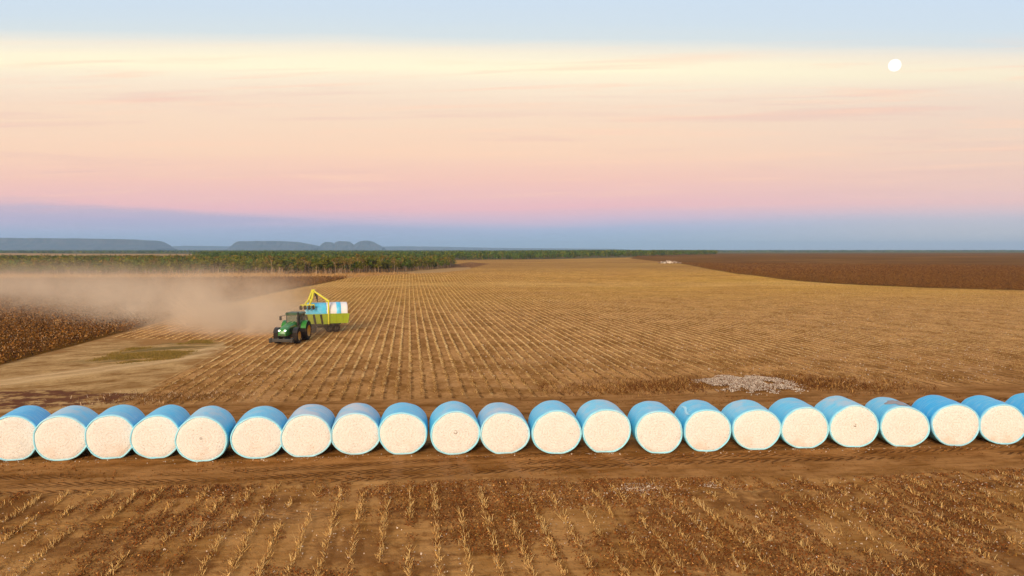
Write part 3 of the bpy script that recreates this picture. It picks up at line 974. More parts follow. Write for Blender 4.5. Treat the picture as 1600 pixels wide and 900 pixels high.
for lo, hi, wd, per in ((0, 260, 0.14, 14), (260, 460, 0.17, 9)):
    q = (np.hypot(x, y) >= lo) & (np.hypot(x, y) < hi)
    parts.append(leafy(x[q], y[q], per, 0.3 + wd * 0.4, wd * 0.8, 33 + lo))
tag(link('standing_cotton', np_mesh('standing_cotton', *join(parts)), M_PLANT), 'unpicked brown cotton crop on the far rise', 'crop', kind='stuff')
# scruffy plants left either side of the loose cotton
parts = []
g = np.random.default_rng(35)
for (a, b_, m, spx) in (((1000, 606), (1098, 598), 420, 0.9), ((1225, 594), (1335, 603), 430, 0.9), ((860, 610), (1000, 608), 160, 0.8), ((1340, 603), (1440, 604), 100, 1.0)):
    A, B = np.array(gnd(*a)), np.array(gnd(*b_))
    q = A + (B - A) * g.random((m, 1)) + g.normal(size=(m, 2)) * np.array([1.2, spx * 1.7])
    parts.append(plants(q[:, 0], q[:, 1], 0.05, 0.30, 12, 0.018, (0.19, 0.068, 0.013), (0.085, 0.028, 0.006), 36 + m, 0.7, 0.26, (0.24, (0.46, 0.26, 0.08))))
A = np.array(gnd(195, 629))
q = A + g.normal(size=(260, 2)) * np.array([3.0, 1.2]) + np.array([2, 1.5])
parts.append(plants(q[:, 0], q[:, 1], 0.05, 0.25, 8, 0.02, (0.24, 0.11, 0.03), (0.11, 0.05, 0.015), 91, 0.7, 0.2, (0.12, (0.6, 0.44, 0.28))))
tag(link('weeds', np_mesh('weeds', *join(parts)), M_PLANT), 'dark brown leftover plants along the edge of the headland', 'weeds', kind='stuff')
# dry grass patch on the turning ground
xx = g.uniform(GRASS[:, 0].min(), GRASS[:, 0].max(), 9000)
yy = g.uniform(GRASS[:, 1].min(), GRASS[:, 1].max(), 9000)
k = sdist(GRASS, xx, yy) + 3 * (fbm(xx * 0.25, yy * 0.25, 3) - 0.55) > 0
k &= fbm((xx * 0.7 - yy) * 0.35, (xx + yy) * 0.14, 4) > 0.50
tag(link('grass', np_mesh('grass', *plants(xx[k], yy[k], 0.04, 0.16, 7, 0.025, (0.155, 0.120, 0.018), (0.34, 0.21, 0.055), 37, 0.7, 0.25)), M_PLANT), 'patch of olive grass on the pale turning ground', 'grass', kind='stuff')
xx = g.uniform(-140, 10, 9000)
yy = g.uniform(205, 262, 9000)
k = sdist(MARGIN, xx, yy) > 0
tag(link('grass', np_mesh('grass', *plants(xx[k], yy[k], 0.3, 0.9, 4, 0.09, (0.50, 0.31, 0.12), (0.34, 0.19, 0.07), 38, 0.4, 0.3)), M_PLANT), 'dry straw grass margin before the woodland', 'grass', kind='stuff')

# ------------------------------------------------------------------ loose cotton heaps
M_LINT = tint_mat('loose_cotton', 0.95, 0.15)


def heap(name, cx, cy0, a, b_, h, m, fs, label, seed, bits=3):
    g = np.random.default_rng(seed)
    r = np.sqrt(g.random(m)) * (1 + 0.12 * g.normal(size=m))
    th = g.random(m) * 2 * math.pi
    dx, dy = a * r * np.cos(th), b_ * r * np.sin(th)
    rough = fbm((dx + 50) * 1.1 / a * 3.7, (dy + 50) * 1.1 / a * 3.7, seed)
    keep = rough + 0.34 * (1 - r) + 0.34 * g.random(m) > 0.80
    dx, dy, r, rough = dx[keep], dy[keep], r[keep], rough[keep]
    z = h * np.clip(1 - r ** 2, 0, 1) * (0.5 + rough) + 0.05
    x, y = cx + dx, cy0 + dy
    k = len(x)
    P0 = np.stack([x, y, z + terrain(x, y)], 1)
    cols = np.tile([[0.80, 0.70, 0.58]], (k, 1)) * (0.75 + 0.3 * g.random((k, 1)))
    dk = g.random(k) < 0.48
    cols[dk] = np.array([0.20, 0.10, 0.05]) * (0.5 + g.random((dk.sum(), 1)))
    V, Fc, C = leaf_cloud(P0, np.full(k, fs), bits, fs * 1.3, 0.7, cols, seed, 0.12)
    o = link(name, np_mesh(name, V, Fc, C), M_LINT)
    return tag(o, label, 'cotton pile')


hx, hy = gnd(1168, 600)
heap('loose_cotton_heap', hx, hy, 3.8, 3.7, 0.20, 24000, 0.042, 'low heap of loose white cotton spilled at the field edge behind the bales', 71)
hx, hy = gnd(1046, 411.3)
heap('loose_cotton_heap', hx, hy, 6.5, 7, 0.7, 1400, 0.6, 'tiny white cotton spill far off at the tip of the brown crop', 72)

# ------------------------------------------------------------------ cotton bales
def wrap_material(name, ca, cb, dlo, dhi):
    m_, n, b = mat(name)
    P = n.new('ShaderNodeTexCoord').outputs['Object']
    oi = n.new('ShaderNodeObjectInfo')
    rnd = oi.outputs['Random']
    Pr = n.vm('ADD', P, n.xyz(n.m('MULTIPLY', rnd, 91.0), n.m('MULTIPLY', rnd, 37.0), 0.0))
    ps = n.sep(P)
    w1_ = n.noise(Pr, 1.1, 4, 0.6)
    w2_ = n.noise(n.xyz(n.m('MULTIPLY', n.sep(Pr)[0], 1.0), n.m('MULTIPLY', n.sep(Pr)[1], 9.0), n.sep(Pr)[2]), 1.3, 4, 0.6)
    col = n.mix(rnd, ca, cb)
    col = n.mix(n.smooth(w2_, 0.5, 0.66, 0, 0.45), col, (0.40, 0.72, 0.88))
    dust = n.m('MULTIPLY', n.smooth(ps[2], 1.4, 2.15), n.smooth(w1_, 0.38, 0.64))
    col = n.mix(n.m('MULTIPLY', dust, n.m('ADD', dlo, n.m('MULTIPLY', rnd, dhi), None, True)), col, (0.64, 0.62, 0.64))
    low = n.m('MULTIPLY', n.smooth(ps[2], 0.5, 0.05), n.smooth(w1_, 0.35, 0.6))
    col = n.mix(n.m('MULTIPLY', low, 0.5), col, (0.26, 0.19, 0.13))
    col = n.mix(n.smooth(n.m('ABSOLUTE', ps[1]), 1.12, 1.17, 0.0, 0.55), col, (0.46, 0.84, 0.93))
    n.put(b.inputs['Base Color'], col)
    n.put(b.inputs['Roughness'], n.maprange(w1_, 0.3, 0.7, 0.28, 0.5))
    b.inputs['Specular IOR Level'].default_value = 0.55
    crk = n.m('MULTIPLY', n.noise(n.xyz(n.m('MULTIPLY', n.sep(Pr)[0], 7.0), n.m('MULTIPLY', n.sep(Pr)[1], 1.2), n.m('MULTIPLY', n.sep(Pr)[2], 7.0)), 1.0, 4, 0.65, 0.6), n.smooth(n.m('ABSOLUTE', ps[1]), 0.7, 1.2, 0.25, 1.2))
    n.put(b.inputs['Normal'], n.bump(n.m('ADD', n.m('ADD', w2_, crk), n.m('MULTIPLY', n.noise(Pr, 5.0, 3), 0.4)), 0.55, 0.06))
    return m_


M_WRAP = wrap_material('blue_bale_wrap', (0.020, 0.52, 0.86), (0.12, 0.62, 0.88), 0.12, 0.55)
M_WRAP_DEEP = wrap_material('deep_blue_bale_wrap', (0.008, 0.45, 0.86), (0.016, 0.50, 0.88), 0.0, 0.15)
M_WRAP_FADED = wrap_material('faded_bale_wrap', (0.16, 0.50, 0.74), (0.22, 0.54, 0.76), 0.75, 0.25)

cmn, n, b = mat('raw_cotton')
P = n.new('ShaderNodeTexCoord').outputs['Object']
rnd = n.new('ShaderNodeObjectInfo').outputs['Random']
Pr = n.vm('ADD', P, n.xyz(n.m('MULTIPLY', rnd, 53.0), 0.0, n.m('MULTIPLY', rnd, 29.0)))
cx_ = n.sep(P)
rad_ = n.vm('LENGTH', n.xyz(cx_[0], 0.0, n.m('SUBTRACT', cx_[2], 1.05)))
nz = n.noise(Pr, 9.0, 5, 0.7)
nf = n.noise(Pr, 26.0, 3, 0.7)
rings = n.m('SINE', n.m('ADD', n.m('MULTIPLY', rad_, 46.0), n.m('MULTIPLY', n.noise(Pr, 3.0, 3), 9.0)))
col = n.mix(n.smooth(nz, 0.35, 0.65), (0.70, 0.705, 0.685), (0.79, 0.795, 0.775))
col = n.mix(n.m('MULTIPLY', n.smooth(rings, 0.4, 1.0), n.m('MULTIPLY', n.smooth(rad_, 1.15, 0.2), n.m('MULTIPLY', nz, 0.5))), col, (0.62, 0.48, 0.33))
speck = n.smooth(n.noise(Pr, 17.0, 2, 0.8), 0.60, 0.72)
col = n.mix(n.m('MULTIPLY', speck, 0.55), col, (0.52, 0.36, 0.22))
col = n.mix(n.m('MULTIPLY', n.smooth(nf, 0.585, 0.68), 0.85), col, (0.30, 0.19, 0.10))
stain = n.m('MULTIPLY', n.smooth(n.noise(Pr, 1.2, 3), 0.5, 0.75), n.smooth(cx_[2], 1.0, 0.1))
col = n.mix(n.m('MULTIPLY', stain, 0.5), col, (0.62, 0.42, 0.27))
n.put(b.inputs['Base Color'], col)
b.inputs['Roughness'].default_value = 1
b.inputs['Specular IOR Level'].default_value = 0.05
n.put(b.inputs['Normal'], n.bump(n.m('ADD', n.m('ADD', nz, n.m('MULTIPLY', nf, 0.6)), n.m('MULTIPLY', rings, 0.05)), 0.5, 0.09))
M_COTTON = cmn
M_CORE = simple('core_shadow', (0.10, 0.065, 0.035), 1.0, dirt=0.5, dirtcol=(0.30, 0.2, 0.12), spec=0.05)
M_CREASE = simple('shiny_wrap', (0.36, 0.74, 0.90), 0.2, dirt=0.1, dirtcol=(0.2, 0.6, 0.85))
M_DIRT = simple('soil_crust', (0.40, 0.36, 0.37), 0.9, dirt=0.6, dirtcol=(0.30, 0.24, 0.22), spec=0.2)


def section(th, w, h, seed, sag=1.0):
    """settled bale outline: rounder on top, flattened below; returns x, z"""
    g = random.Random(seed)
    p1, p2, p3 = g.uniform(0, 6.28), g.uniform(0, 6.28), g.uniform(0, 6.28)
    r = 1 + 0.016 * math.sin(2 * th + p1) + 0.016 * math.sin(3 * th + p2) + 0.006 * math.sin(5 * th + p3)
    cs, sn = math.cos(th), math.sin(th)
    e = 0.985
    x = w / 2 * math.copysign(abs(cs) ** e, cs) * r
    z = h / 2 * sn * r
    if sn < 0:
        x *= 1 + 0.015 * sag * abs(sn)
    z = z + h / 2
    flat = 0.024 * h * sag
    if z < flat:
        z = flat + (z - flat) * 0.12
    return x, z - flat * 0.88 + 0.0


def bale_parts(root, w, h, L, seed, wrap_mat, face_mat, n=72):
    """axis along local Y, front face towards -Y, base at z=0"""
    g = random.Random(seed)
    prof = [section(2 * math.pi * i / n, w, h, seed, g.uniform(0.8, 1.15)) for i in range(n)]
    sg = random.Random(seed).uniform(0.8, 1.15)
    prof = [section(2 * math.pi * i / n, w, h, seed, sg) for i in range(n)]
    zm = h / 2
    bm = BM()
    # wrap: inner lip, rolled edge, body, rolled edge, lip
    st = [(-L / 2 + 0.030, 0.915), (-L / 2 - 0.010, 0.930), (-L / 2 - 0.035, 0.952), (-L / 2 - 0.020, 0.978), (-L / 2 + 0.05, 0.998)]
    m = 12
    body = [(-L / 2 + 0.05 + (L - 0.1) * i / m, 1.0 + 0.012 * math.sin(math.pi * i / m) + g.uniform(-0.004, 0.004)) for i in range(1, m)]
    full = st + body + [(-y, s) for y, s in reversed(st)]
    rings = []
    for y, s in full:
        ring = []
        for i, (x, z) in enumerate(prof):
            k = s * (1 + 0.004 * math.sin(i * 0.9 + y * 5 + seed))
            zz_ = zm + (z - zm) * k
            wav = 0.012 * math.sin(i * 0.7 + seed) if abs(y) > L / 2 - 0.04 else 0
            ring.append(bm.verts.new((x * k, y + wav, max(zz_, 0.0))))
        rings.append(ring)
    for A, B in zip(rings, rings[1:]):
        for i in range(n):
            bm.faces.new((A[i], A[(i + 1) % n], B[(i + 1) % n], B[i]))
    bm_obj('wrap', bm, wrap_mat, root, smooth=True)
    for sgn in (-1, 1):
        bm = BM()
        prev = None
        for q, s in enumerate((0.935, 0.86, 0.72, 0.54, 0.36, 0.18)):
            ring = []
            for i, (x, z) in enumerate(prof):
                bul = 0.035 + 0.035 * (1 - s) + 0.018 * (vn(x * s * 3 + seed, z * s * 3) - 0.5) * 2
                if q == 0: bul = -0.01
                ring.append(bm.verts.new((x * s, sgn * (L / 2 - 0.012 + bul), max(zm + (z - zm) * s, 0.02))))
            if prev:
                for i in range(n):
                    bm.faces.new((prev[i], prev[(i + 1) % n], ring[(i + 1) % n], ring[i]))
            prev = ring
        bm.faces.new(prev)
        bm_obj('cotton_face', bm, face_mat, root, smooth=True)


def vn(x, y): return float(vnoise(np.array([x]), np.array([y]), 3)[0])


BALES = [  # photograph: face left, face right, bottom of face
    (-17, 55, 720), (57, 133, 720), (136, 208, 717), (209, 281, 716.5), (278, 353, 721.5), (363, 440, 717), (441, 518, 714),
    (519, 592, 710.5), (593, 667, 710), (673, 748, 710.5), (750, 826, 709), (833, 908, 709.5), (910, 985, 707), (994, 1067, 708.5),
    (1069, 1142, 705.5), (1146, 1220, 703), (1221, 1294, 700.5), (1296, 1371, 699), (1377, 1451, 698), (1457, 1528, 697), (1533, 1601, 694.5), (1606, 1680, 693)]
ORD = ['first', 'second', 'third', 'fourth', 'fifth', 'sixth', 'seventh', 'eighth', 'ninth', 'tenth', 'eleventh']
LOOK = {4: 'blue wrapped cotton bale pushed forward of its neighbours, fifth from the left end', 9: 'blue wrapped cotton bale with a dark hole mid face, tenth from the left end',
        10: 'pale grey topped cotton bale in faded wrap, eleventh from the left end', 14: 'blue cotton bale with a shiny pale streak, eighth from the right end',
        18: 'blue cotton bale with a brown dirt patch on top, fourth from the right end', 20: 'deep blue cotton bale, second from the right end, just inside the picture edge',
        21: 'blue cotton bale cut off by the picture edge at the right end of the row', 0: 'blue cotton bale cut off by the picture edge at the left end of the row'}
for i, (a, c_, bot) in enumerate(BALES):
    mid = (a + c_) / 2
    gx, gy = gnd(mid, bot)
    depth = gx * FW[0] + gy * FW[1]
    w = (c_ - a) / F * math.hypot(gx, gy) * 1.06 / math.hypot(1, 0)
    w = (c_ - a) / F * depth * 1.055 * math.cos(math.atan((mid - 640) / F) * 0.25)
    h = 2.19 + 0.08 * random.uniform(-1, 1)
    vp = 672 + 0.27 * (mid - 690)
    # axis through the face points at this vanishing column
    az = YAW + math.atan((vp - 800) / F)
    L = 2.42
    root = empty('cotton_bale', (gx + math.sin(az) * L / 2, gy + math.cos(az) * L / 2, -0.015), -az + random.uniform(-0.035, 0.035))
    lab = LOOK.get(i) or (f'blue wrapped round cotton bale, {ORD[i]} in the row from the left end' if i < 11 else f'blue wrapped round cotton bale, {ORD[21 - i]} in the row from the right end')
    tag(root, lab, 'cotton bale', 'cotton bales lined up along the headland')
    wmat = M_WRAP_DEEP if i in (0, 19, 20, 21) else M_WRAP_FADED if i in (6, 7, 10) else M_WRAP
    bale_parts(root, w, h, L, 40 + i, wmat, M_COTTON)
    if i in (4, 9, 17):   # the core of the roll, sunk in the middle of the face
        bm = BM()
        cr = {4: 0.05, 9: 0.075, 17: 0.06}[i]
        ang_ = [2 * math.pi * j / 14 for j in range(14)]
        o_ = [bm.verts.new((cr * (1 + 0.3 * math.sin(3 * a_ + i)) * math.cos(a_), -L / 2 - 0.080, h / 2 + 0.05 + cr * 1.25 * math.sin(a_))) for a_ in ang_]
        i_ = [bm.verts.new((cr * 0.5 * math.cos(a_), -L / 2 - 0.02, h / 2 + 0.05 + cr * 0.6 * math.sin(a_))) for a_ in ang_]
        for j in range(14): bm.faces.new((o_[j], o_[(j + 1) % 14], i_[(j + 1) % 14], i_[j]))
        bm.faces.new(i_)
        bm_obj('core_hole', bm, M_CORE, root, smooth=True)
    if i == 14:   # a shiny fold of film along the shoulder
        bm = BM()
        sgx = random.Random(40 + i).uniform(0.8, 1.15)
        prev = None
        for q in range(14):
            yy_ = -1.16 + 1.9 * q / 13
            wd_ = 7.5 * math.sin(math.pi * (q + 0.6) / 14.2) + 0.6
            ring = []
            for j in range(6):
                th = R(134 + 4 * math.sin(q * 0.5) + wd_ * (j / 5 - 0.5))
                xx_, zz_ = section(th, w * 1.016, h * 1.014, 40 + i, sgx)
                ring.append(bm.verts.new((xx_, yy_, zz_ + 0.016 - 0.012 * (j in (0, 5)))))
            if prev:
                for j in range(5): bm.faces.new((prev[j], prev[j + 1], ring[j + 1], ring[j]))
            prev = ring
        bm_obj('film_fold', bm, M_CREASE, root, smooth=True)
    if i == 18:   # soil smear lying on the crown of this one
        bm = BM()
        sgx = random.Random(40 + i).uniform(0.8, 1.15)
        prev = None
        for q in range(7):
            rr = q / 6
            ring = []
            for j in range(28):
                a_ = 2 * math.pi * j / 28
                e = rr * (1 + 0.22 * math.sin(3 * a_ + 1) + 0.14 * math.sin(5 * a_ + 2) + 0.1 * math.sin(9 * a_))
                th = R(92 + 21 * e * math.cos(a_))
                xx_, zz_ = section(th, w * 1.014, h * 1.010, 40 + i, sgx)
                ring.append(bm.verts.new((xx_, -0.35 + 0.62 * e * math.sin(a_), zz_ + 0.018 * (1 - rr ** 3))))
            if prev:
                for j in range(28): bm.faces.new((prev[j], prev[(j + 1) % 28], ring[(j + 1) % 28], ring[j]))
            prev = ring
        bm_obj('dirt_patch', bm, M_DIRT, root, smooth=True)

# ------------------------------------------------------------------ tractor
M_GREEN = simple('green_paint', (0.022, 0.215, 0.026), 0.32, dirt=0.22, dirtcol=(0.20, 0.13, 0.06))
M_DGREEN = simple('dark_green_paint', (0.010, 0.060, 0.014), 0.4, dirt=0.2, dirtcol=(0.16, 0.10, 0.05))
M_YEL = simple('rim_yellow', (0.62, 0.34, 0.035), 0.45, dirt=0.5, dirtcol=(0.34, 0.18, 0.07))
M_BLACK = simple('black_plastic', (0.014, 0.014, 0.013), 0.5, dirt=0.25, dirtcol=(0.09, 0.055, 0.03))
M_TYRE = simple('tyre_rubber', (0.018, 0.016, 0.015), 0.85, dirt=0.5, dirtcol=(0.12, 0.07, 0.035), spec=0.2)
M_LIME = simple('lime_paint', (0.27, 0.36, 0.012), 0.4, dirt=0.28, dirtcol=(0.24, 0.19, 0.03))
M_CRANE = simple('yellow_green_paint', (0.62, 0.60, 0.03), 0.4, dirt=0.2, dirtcol=(0.36, 0.26, 0.05))
M_STEEL = simple('dark_steel', (0.035, 0.030, 0.026), 0.55, metal=0.3, dirt=0.4, dirtcol=(0.14, 0.08, 0.04))
M_SEAT = simple('seat_cloth', (0.10, 0.085, 0.05), 0.9, dirt=0.1)
gl, n, b = mat('cab_glass')
b.inputs['Base Color'].default_value = (0.10, 0.14, 0.12, 1)
b.inputs['Roughness'].default_value = 0.04
b.inputs['Alpha'].default_value = 0.62
M_GLASS = gl
ml, n, b = mat('headlight_lit')
b.inputs['Base Color'].default_value = (0.9, 0.9, 0.85, 1)
b.inputs['Emission Color'].default_value = (1.0, 0.97, 0.85, 1)
b.inputs['Emission Strength'].default_value = 2.5
M_LAMP = ml


def make_wheel(parent, c, rad, width, side, rimr, lugs=22, rim_mat=None):
    """axle along X; side +1/-1 is the outer direction"""
    wh_ = empty('wheel', c, 0, parent)
    bm = BM()
    h = width / 2
    add_lathe(bm, [(rimr, -h * 0.8), (rimr * 1.12, -h * 0.95), (rad * 0.84, -h), (rad * 0.95, -h * 0.86), (rad * 0.965, 0), (rad * 0.95, h * 0.86), (rad * 0.84, h), (rimr * 1.12, h * 0.95), (rimr, h * 0.8)], n=44)
    for i in range(lugs):
        for s in (-1, 1):
            th = 2 * math.pi * (i + (0.25 if s > 0 else -0.25)) / lugs
            M = Matrix.Rotation(th, 4, 'X') @ Matrix.Translation((s * h * 0.48, 0, rad * 0.975)) @ Matrix.Rotation(s * 0.65, 4, 'Z')
            r = bmesh.ops.create_cube(bm, size=1)
            bmesh.ops.transform(bm, matrix=M @ Matrix.Diagonal((h * 1.15, rad * 0.075, rad * 0.06, 1)), verts=r['verts'])
    bm_obj('tyre', bm, M_TYRE, wh_)
    bm = BM()
    o = side * h
    add_lathe(bm, [(rimr * 1.04, o * 0.97), (rimr * 0.98, o * 0.85), (rimr * 0.92, o * 0.55), (rimr * 0.60, o * 0.30), (rimr * 0.36, o * 0.34), (rimr * 0.34, o * 0.62), (rimr * 0.16, o * 0.66), (0.01, o * 0.66)], n=32)
    for i in range(8):
        th = 2 * math.pi * i / 8
        add_tube(bm, (o * 0.33, rimr * 0.47 * math.cos(th), rimr * 0.47 * math.sin(th)), (o * 0.42, rimr * 0.47 * math.cos(th), rimr * 0.47 * math.sin(th)), 0.025, n=6)
    add_lathe(bm, [(rimr * 1.02, -o * 0.95), (rimr * 0.93, -o * 0.5), (0.01, -o * 0.45)], n=32)
    bm_obj('rim', bm, rim_mat or M_YEL, wh_)
    return wh_


lw = Vector((*gnd(478.5, 531), 0))                    # where the rear wheel on the near flank stands
TH = R(180 - 9.0)
fwd = Vector((-math.sin(TH), math.cos(TH), 0))
leftv = Vector((-fwd.y, fwd.x, 0))
rear_axle = lw - leftv * 1.08
tz = float(terrain(rear_axle.x, rear_axle.y))
T = empty('tractor', (rear_axle.x, rear_axle.y, tz), TH)
tag(T, 'green tractor with lit headlights pulling the bale trailer through the stubble', 'tractor')
for sx in (-1, 1):
    make_wheel(T, (sx * 1.08, 0, 1.03), 1.03, 0.66, sx, 0.60, 22)
    make_wheel(T, (sx * 1.02, 3.05, 0.80), 0.80, 0.54, sx, 0.46, 20)
# chassis and axles
bm = BM()
add_box(bm, (0, 1.4, 0.92), (0.55, 3.6, 0.5), bev=0.04)
add_tube(bm, (-1.0, 0, 1.03), (1.0, 0, 1.03), 0.19, n=14)
add_box(bm, (0, 3.05, 0.82), (1.75, 0.28, 0.26), bev=0.04)
add_tube(bm, (-0.30, 2.2, 0.66), (0.30, 2.2, 0.66), 0.12, n=10)
add_box(bm, (0, -0.9, 0.62), (0.16, 1.1, 0.10))
add_box(bm, (-0.62, 0.95, 0.80), (0.42, 1.2, 0.55), bev=0.06)
add_box(bm, (0.62, 0.95, 0.80), (0.42, 1.2, 0.55), bev=0.06)
bm_obj('chassis', bm, M_STEEL, T)
# hood: lofted, narrower and lower to the nose
bm = BM()
stn = [(1.25, 0.50, 1.12, 2.14), (2.1, 0.50, 1.08, 2.09), (3.2, 0.49, 1.04, 1.98), (4.1, 0.47, 1.00, 1.84), (4.6, 0.44, 0.98, 1.68), (4.82, 0.40, 0.98, 1.48), (4.89, 0.37, 1.00, 1.22)]
rings = []
for y, hw, z0, z1 in stn:
    pr = [(-hw, z0), (-hw * 1.02, (z0 + z1) / 2), (-hw * 0.97, z1 - 0.16), (-hw * 0.80, z1 - 0.04), (-hw * 0.4, z1 + 0.02), (0, z1 + 0.035), (hw * 0.4, z1 + 0.02), (hw * 0.80, z1 - 0.04), (hw * 0.97, z1 - 0.16), (hw * 1.02, (z0 + z1) / 2), (hw, z0)]
    rings.append([bm.verts.new((x, y, z)) for x, z in pr])
for A, B in zip(rings, rings[1:]):
    for i in range(len(A) - 1): bm.faces.new((A[i], A[i + 1], B[i + 1], B[i]))
bm.faces.new(rings[-1])
bm.faces.new(list(reversed(rings[0])))
hood = bm_obj('hood', bm, M_GREEN, T, smooth=False)
bm = BM()
for k in range(6):
    add_box(bm, (0, 4.895 - 0.004 * k, 1.02 + 0.04 * k), (0.62, 0.05, 0.02))
for s in (-1, 1):
    for k in range(3): add_box(bm, (s * 0.50, 2.4 + 0.6 * k, 1.50), (0.02, 0.4, 0.42), bev=0.008)
bm_obj('grille', bm, M_BLACK, T)
bm = BM()
for s in (-1, 1): add_box(bm, (s * 0.505, 2.6, 1.80), (0.018, 1.7, 0.06))
bm_obj('side_stripe', bm, M_YEL, T)
for s in (-1, 1):
    bm = BM()
    bmesh.ops.create_uvsphere(bm, u_segments=16, v_segments=10, radius=0.10, matrix=Matrix.Translation((s * 0.30, 4.74, 1.54)) @ Matrix.Diagonal((1.25, 0.75, 0.85, 1)))
    bm_obj('headlight', bm, M_LAMP, T, smooth=True)
# front weight bar
bm = BM()
add_box(bm, (0, 5.02, 0.56), (2.45, 0.40, 0.34), bev=0.05)
for s in (-1, 1):
    add_box(bm, (s * 0.30, 4.55, 0.72), (0.14, 1.3, 0.22))
    add_box(bm, (s * 1.12, 5.09, 0.56), (0.26, 0.46, 0.46), bev=0.05)
bm_obj('front_weight', bm, M_BLACK, T)
# cab
bm = BM()
for sx in (-1, 1):
    add_bar(bm, (sx * 0.70, 1.22, 1.35), (sx * 0.72, 1.05, 2.88), 0.08, 0.08)
    add_bar(bm, (sx * 0.84, -0.05, 1.35), (sx * 0.82, -0.05, 2.88), 0.07, 0.10)
    add_bar(bm, (sx * 0.78, -0.75, 1.55), (sx * 0.76, -0.62, 2.88), 0.09, 0.09)
    add_bar(bm, (sx * 0.70, 1.22, 1.40), (sx * 0.84, -0.05, 1.40), 0.08, 0.12)
    add_bar(bm, (sx * 0.84, -0.05, 1.40), (sx * 0.78, -0.75, 1.60), 0.08, 0.12)
add_bar(bm, (-0.70, 1.24, 1.42), (0.70, 1.24, 1.42), 0.10, 0.10)
add_box(bm, (0, 0.3, 1.24), (1.5, 1.9, 0.12), bev=0.03)
bm_obj('cab_frame', bm, M_BLACK, T)
bm = BM()
add_box(bm, (0, 0.18, 3.00), (1.78, 2.05, 0.22), bev=0.09, taper=(0.92, 0.92))
add_box(bm, (0, 1.08, 2.93), (1.5, 0.24, 0.14), bev=0.05)
bm_obj('cab_roof', bm, M_DGREEN, T)


def quad_pane(name, pts, parent, m, thick=0.012):
    bm = BM()
    vs = [bm.verts.new(p) for p in pts]
    f = bm.faces.new(vs)
    r = bmesh.ops.extrude_face_region(bm, geom=[f])
    nrm = (Vector(pts[1]) - Vector(pts[0])).cross(Vector(pts[2]) - Vector(pts[0])).normalized() * thick
    for v in [x for x in r['geom'] if isinstance(x, bmesh.types.BMVert)]: v.co += nrm
    return bm_obj(name, bm, m, parent)


quad_pane('windscreen', [(-0.65, 1.20, 1.48), (0.65, 1.20, 1.48), (0.67, 1.06, 2.86), (-0.67, 1.06, 2.86)], T, M_GLASS)
quad_pane('rear_window', [(-0.72, -0.73, 1.66), (0.72, -0.73, 1.66), (0.70, -0.63, 2.86), (-0.70, -0.63, 2.86)], T, M_GLASS)
for s in (-1, 1):
    quad_pane('side_window', [(s * 0.72, 1.15, 1.48), (s * 0.845, 0.02, 1.48), (s * 0.825, 0.02, 2.86), (s * 0.73, 1.02, 2.86)], T, M_GLASS)
    quad_pane('side_window', [(s * 0.845, -0.12, 1.48), (s * 0.79, -0.68, 1.66), (s * 0.77, -0.58, 2.86), (s * 0.82, -0.12, 2.86)], T, M_GLASS)
bm = BM()
add_box(bm, (0, -0.15, 1.62), (0.52, 0.5, 0.16), bev=0.05)
add_box(bm, (0, -0.42, 2.0), (0.50, 0.14, 0.75), bev=0.06)
bm_obj('seat', bm, M_SEAT, T)
bm = BM()
add_tube(bm, (0, 0.85, 1.35), (0, 0.55, 2.0), 0.04, n=8)
add_lathe(bm, [(0.19, 0.50), (0.215, 0.52), (0.19, 0.54), (0.165, 0.52), (0.19, 0.50)], axis='Y', n=20, c=(0, 0.02, 2.03))
bm_obj('steering_wheel', bm, M_BLACK, T)
# rear mudguards
for s in (-1, 1):
    bm = BM()
    prev = None
    for i in range(12):
        th = R(20 + 140 * i / 11)
        y, z = 1.17 * math.cos(th), 1.03 + 1.17 * math.sin(th)
        y2, z2 = 1.13 * math.cos(th), 1.03 + 1.13 * math.sin(th)
        ring = [bm.verts.new(p) for p in ((s * 0.80, y, z), (s * 1.36, y, z), (s * 1.36, y2, z2), (s * 0.80, y2, z2))]
        if prev:
            for j in range(4): bm.faces.new((prev[j], prev[(j + 1) % 4], ring[(j + 1) % 4], ring[j]))
        else:
            bm.faces.new(ring)
        prev = ring
    bm.faces.new(prev)
    bm_obj('mudguard', bm, M_GREEN, T)
    bm = BM()
    for i in range(9):
        th = R(35 + 110 * i / 8)
        add_box(bm, (s * 1.02, 3.05 + 0.90 * math.cos(th), 0.80 + 0.90 * math.sin(th)), (0.5, 0.26, 0.03), Matrix.Rotation(th - R(90), 4, 'X'))
    bm_obj('front_mudguard', bm, M_BLACK, T)
    bm = BM()
    add_tube(bm, (s * 0.74, 1.06, 2.82), (s * 1.28, 1.32, 2.76), 0.022, n=8)
    add_tube(bm, (s * 1.28, 1.32, 2.80), (s * 1.28, 1.32, 2.35), 0.018, n=8)
    mr = bm_obj('mirror_arm', bm, M_BLACK, T)
    bm = BM()
    add_box(bm, (s * 1.30, 1.32, 2.52), (0.26, 0.07, 0.44), bev=0.03)
    bm_obj('mirror', bm, M_BLACK, T)
bm = BM()
add_tube(bm, (-0.60, 1.36, 1.75), (-0.60, 1.36, 3.05), 0.085, n=12)
add_tube(bm, (-0.60, 1.36, 3.05), (-0.60, 1.30, 3.20), 0.06, n=12)
add_tube(bm, (-0.60, 1.36, 1.95), (-0.60, 1.36, 2.6), 0.12, n=12)
bm_obj('exhaust_pipe', bm, M_BLACK, T)
bm = BM()
for k in range(4): add_box(bm, (0.98, 1.30, 0.50 + 0.27 * k), (0.36, 0.34, 0.035))
for q in (-0.17, 0.17): add_bar(bm, (0.86, 1.30 + q, 0.48), (0.86, 1.30 + q, 1.36), 0.03, 0.03)
bm_obj('cab_steps', bm, M_BLACK, T)
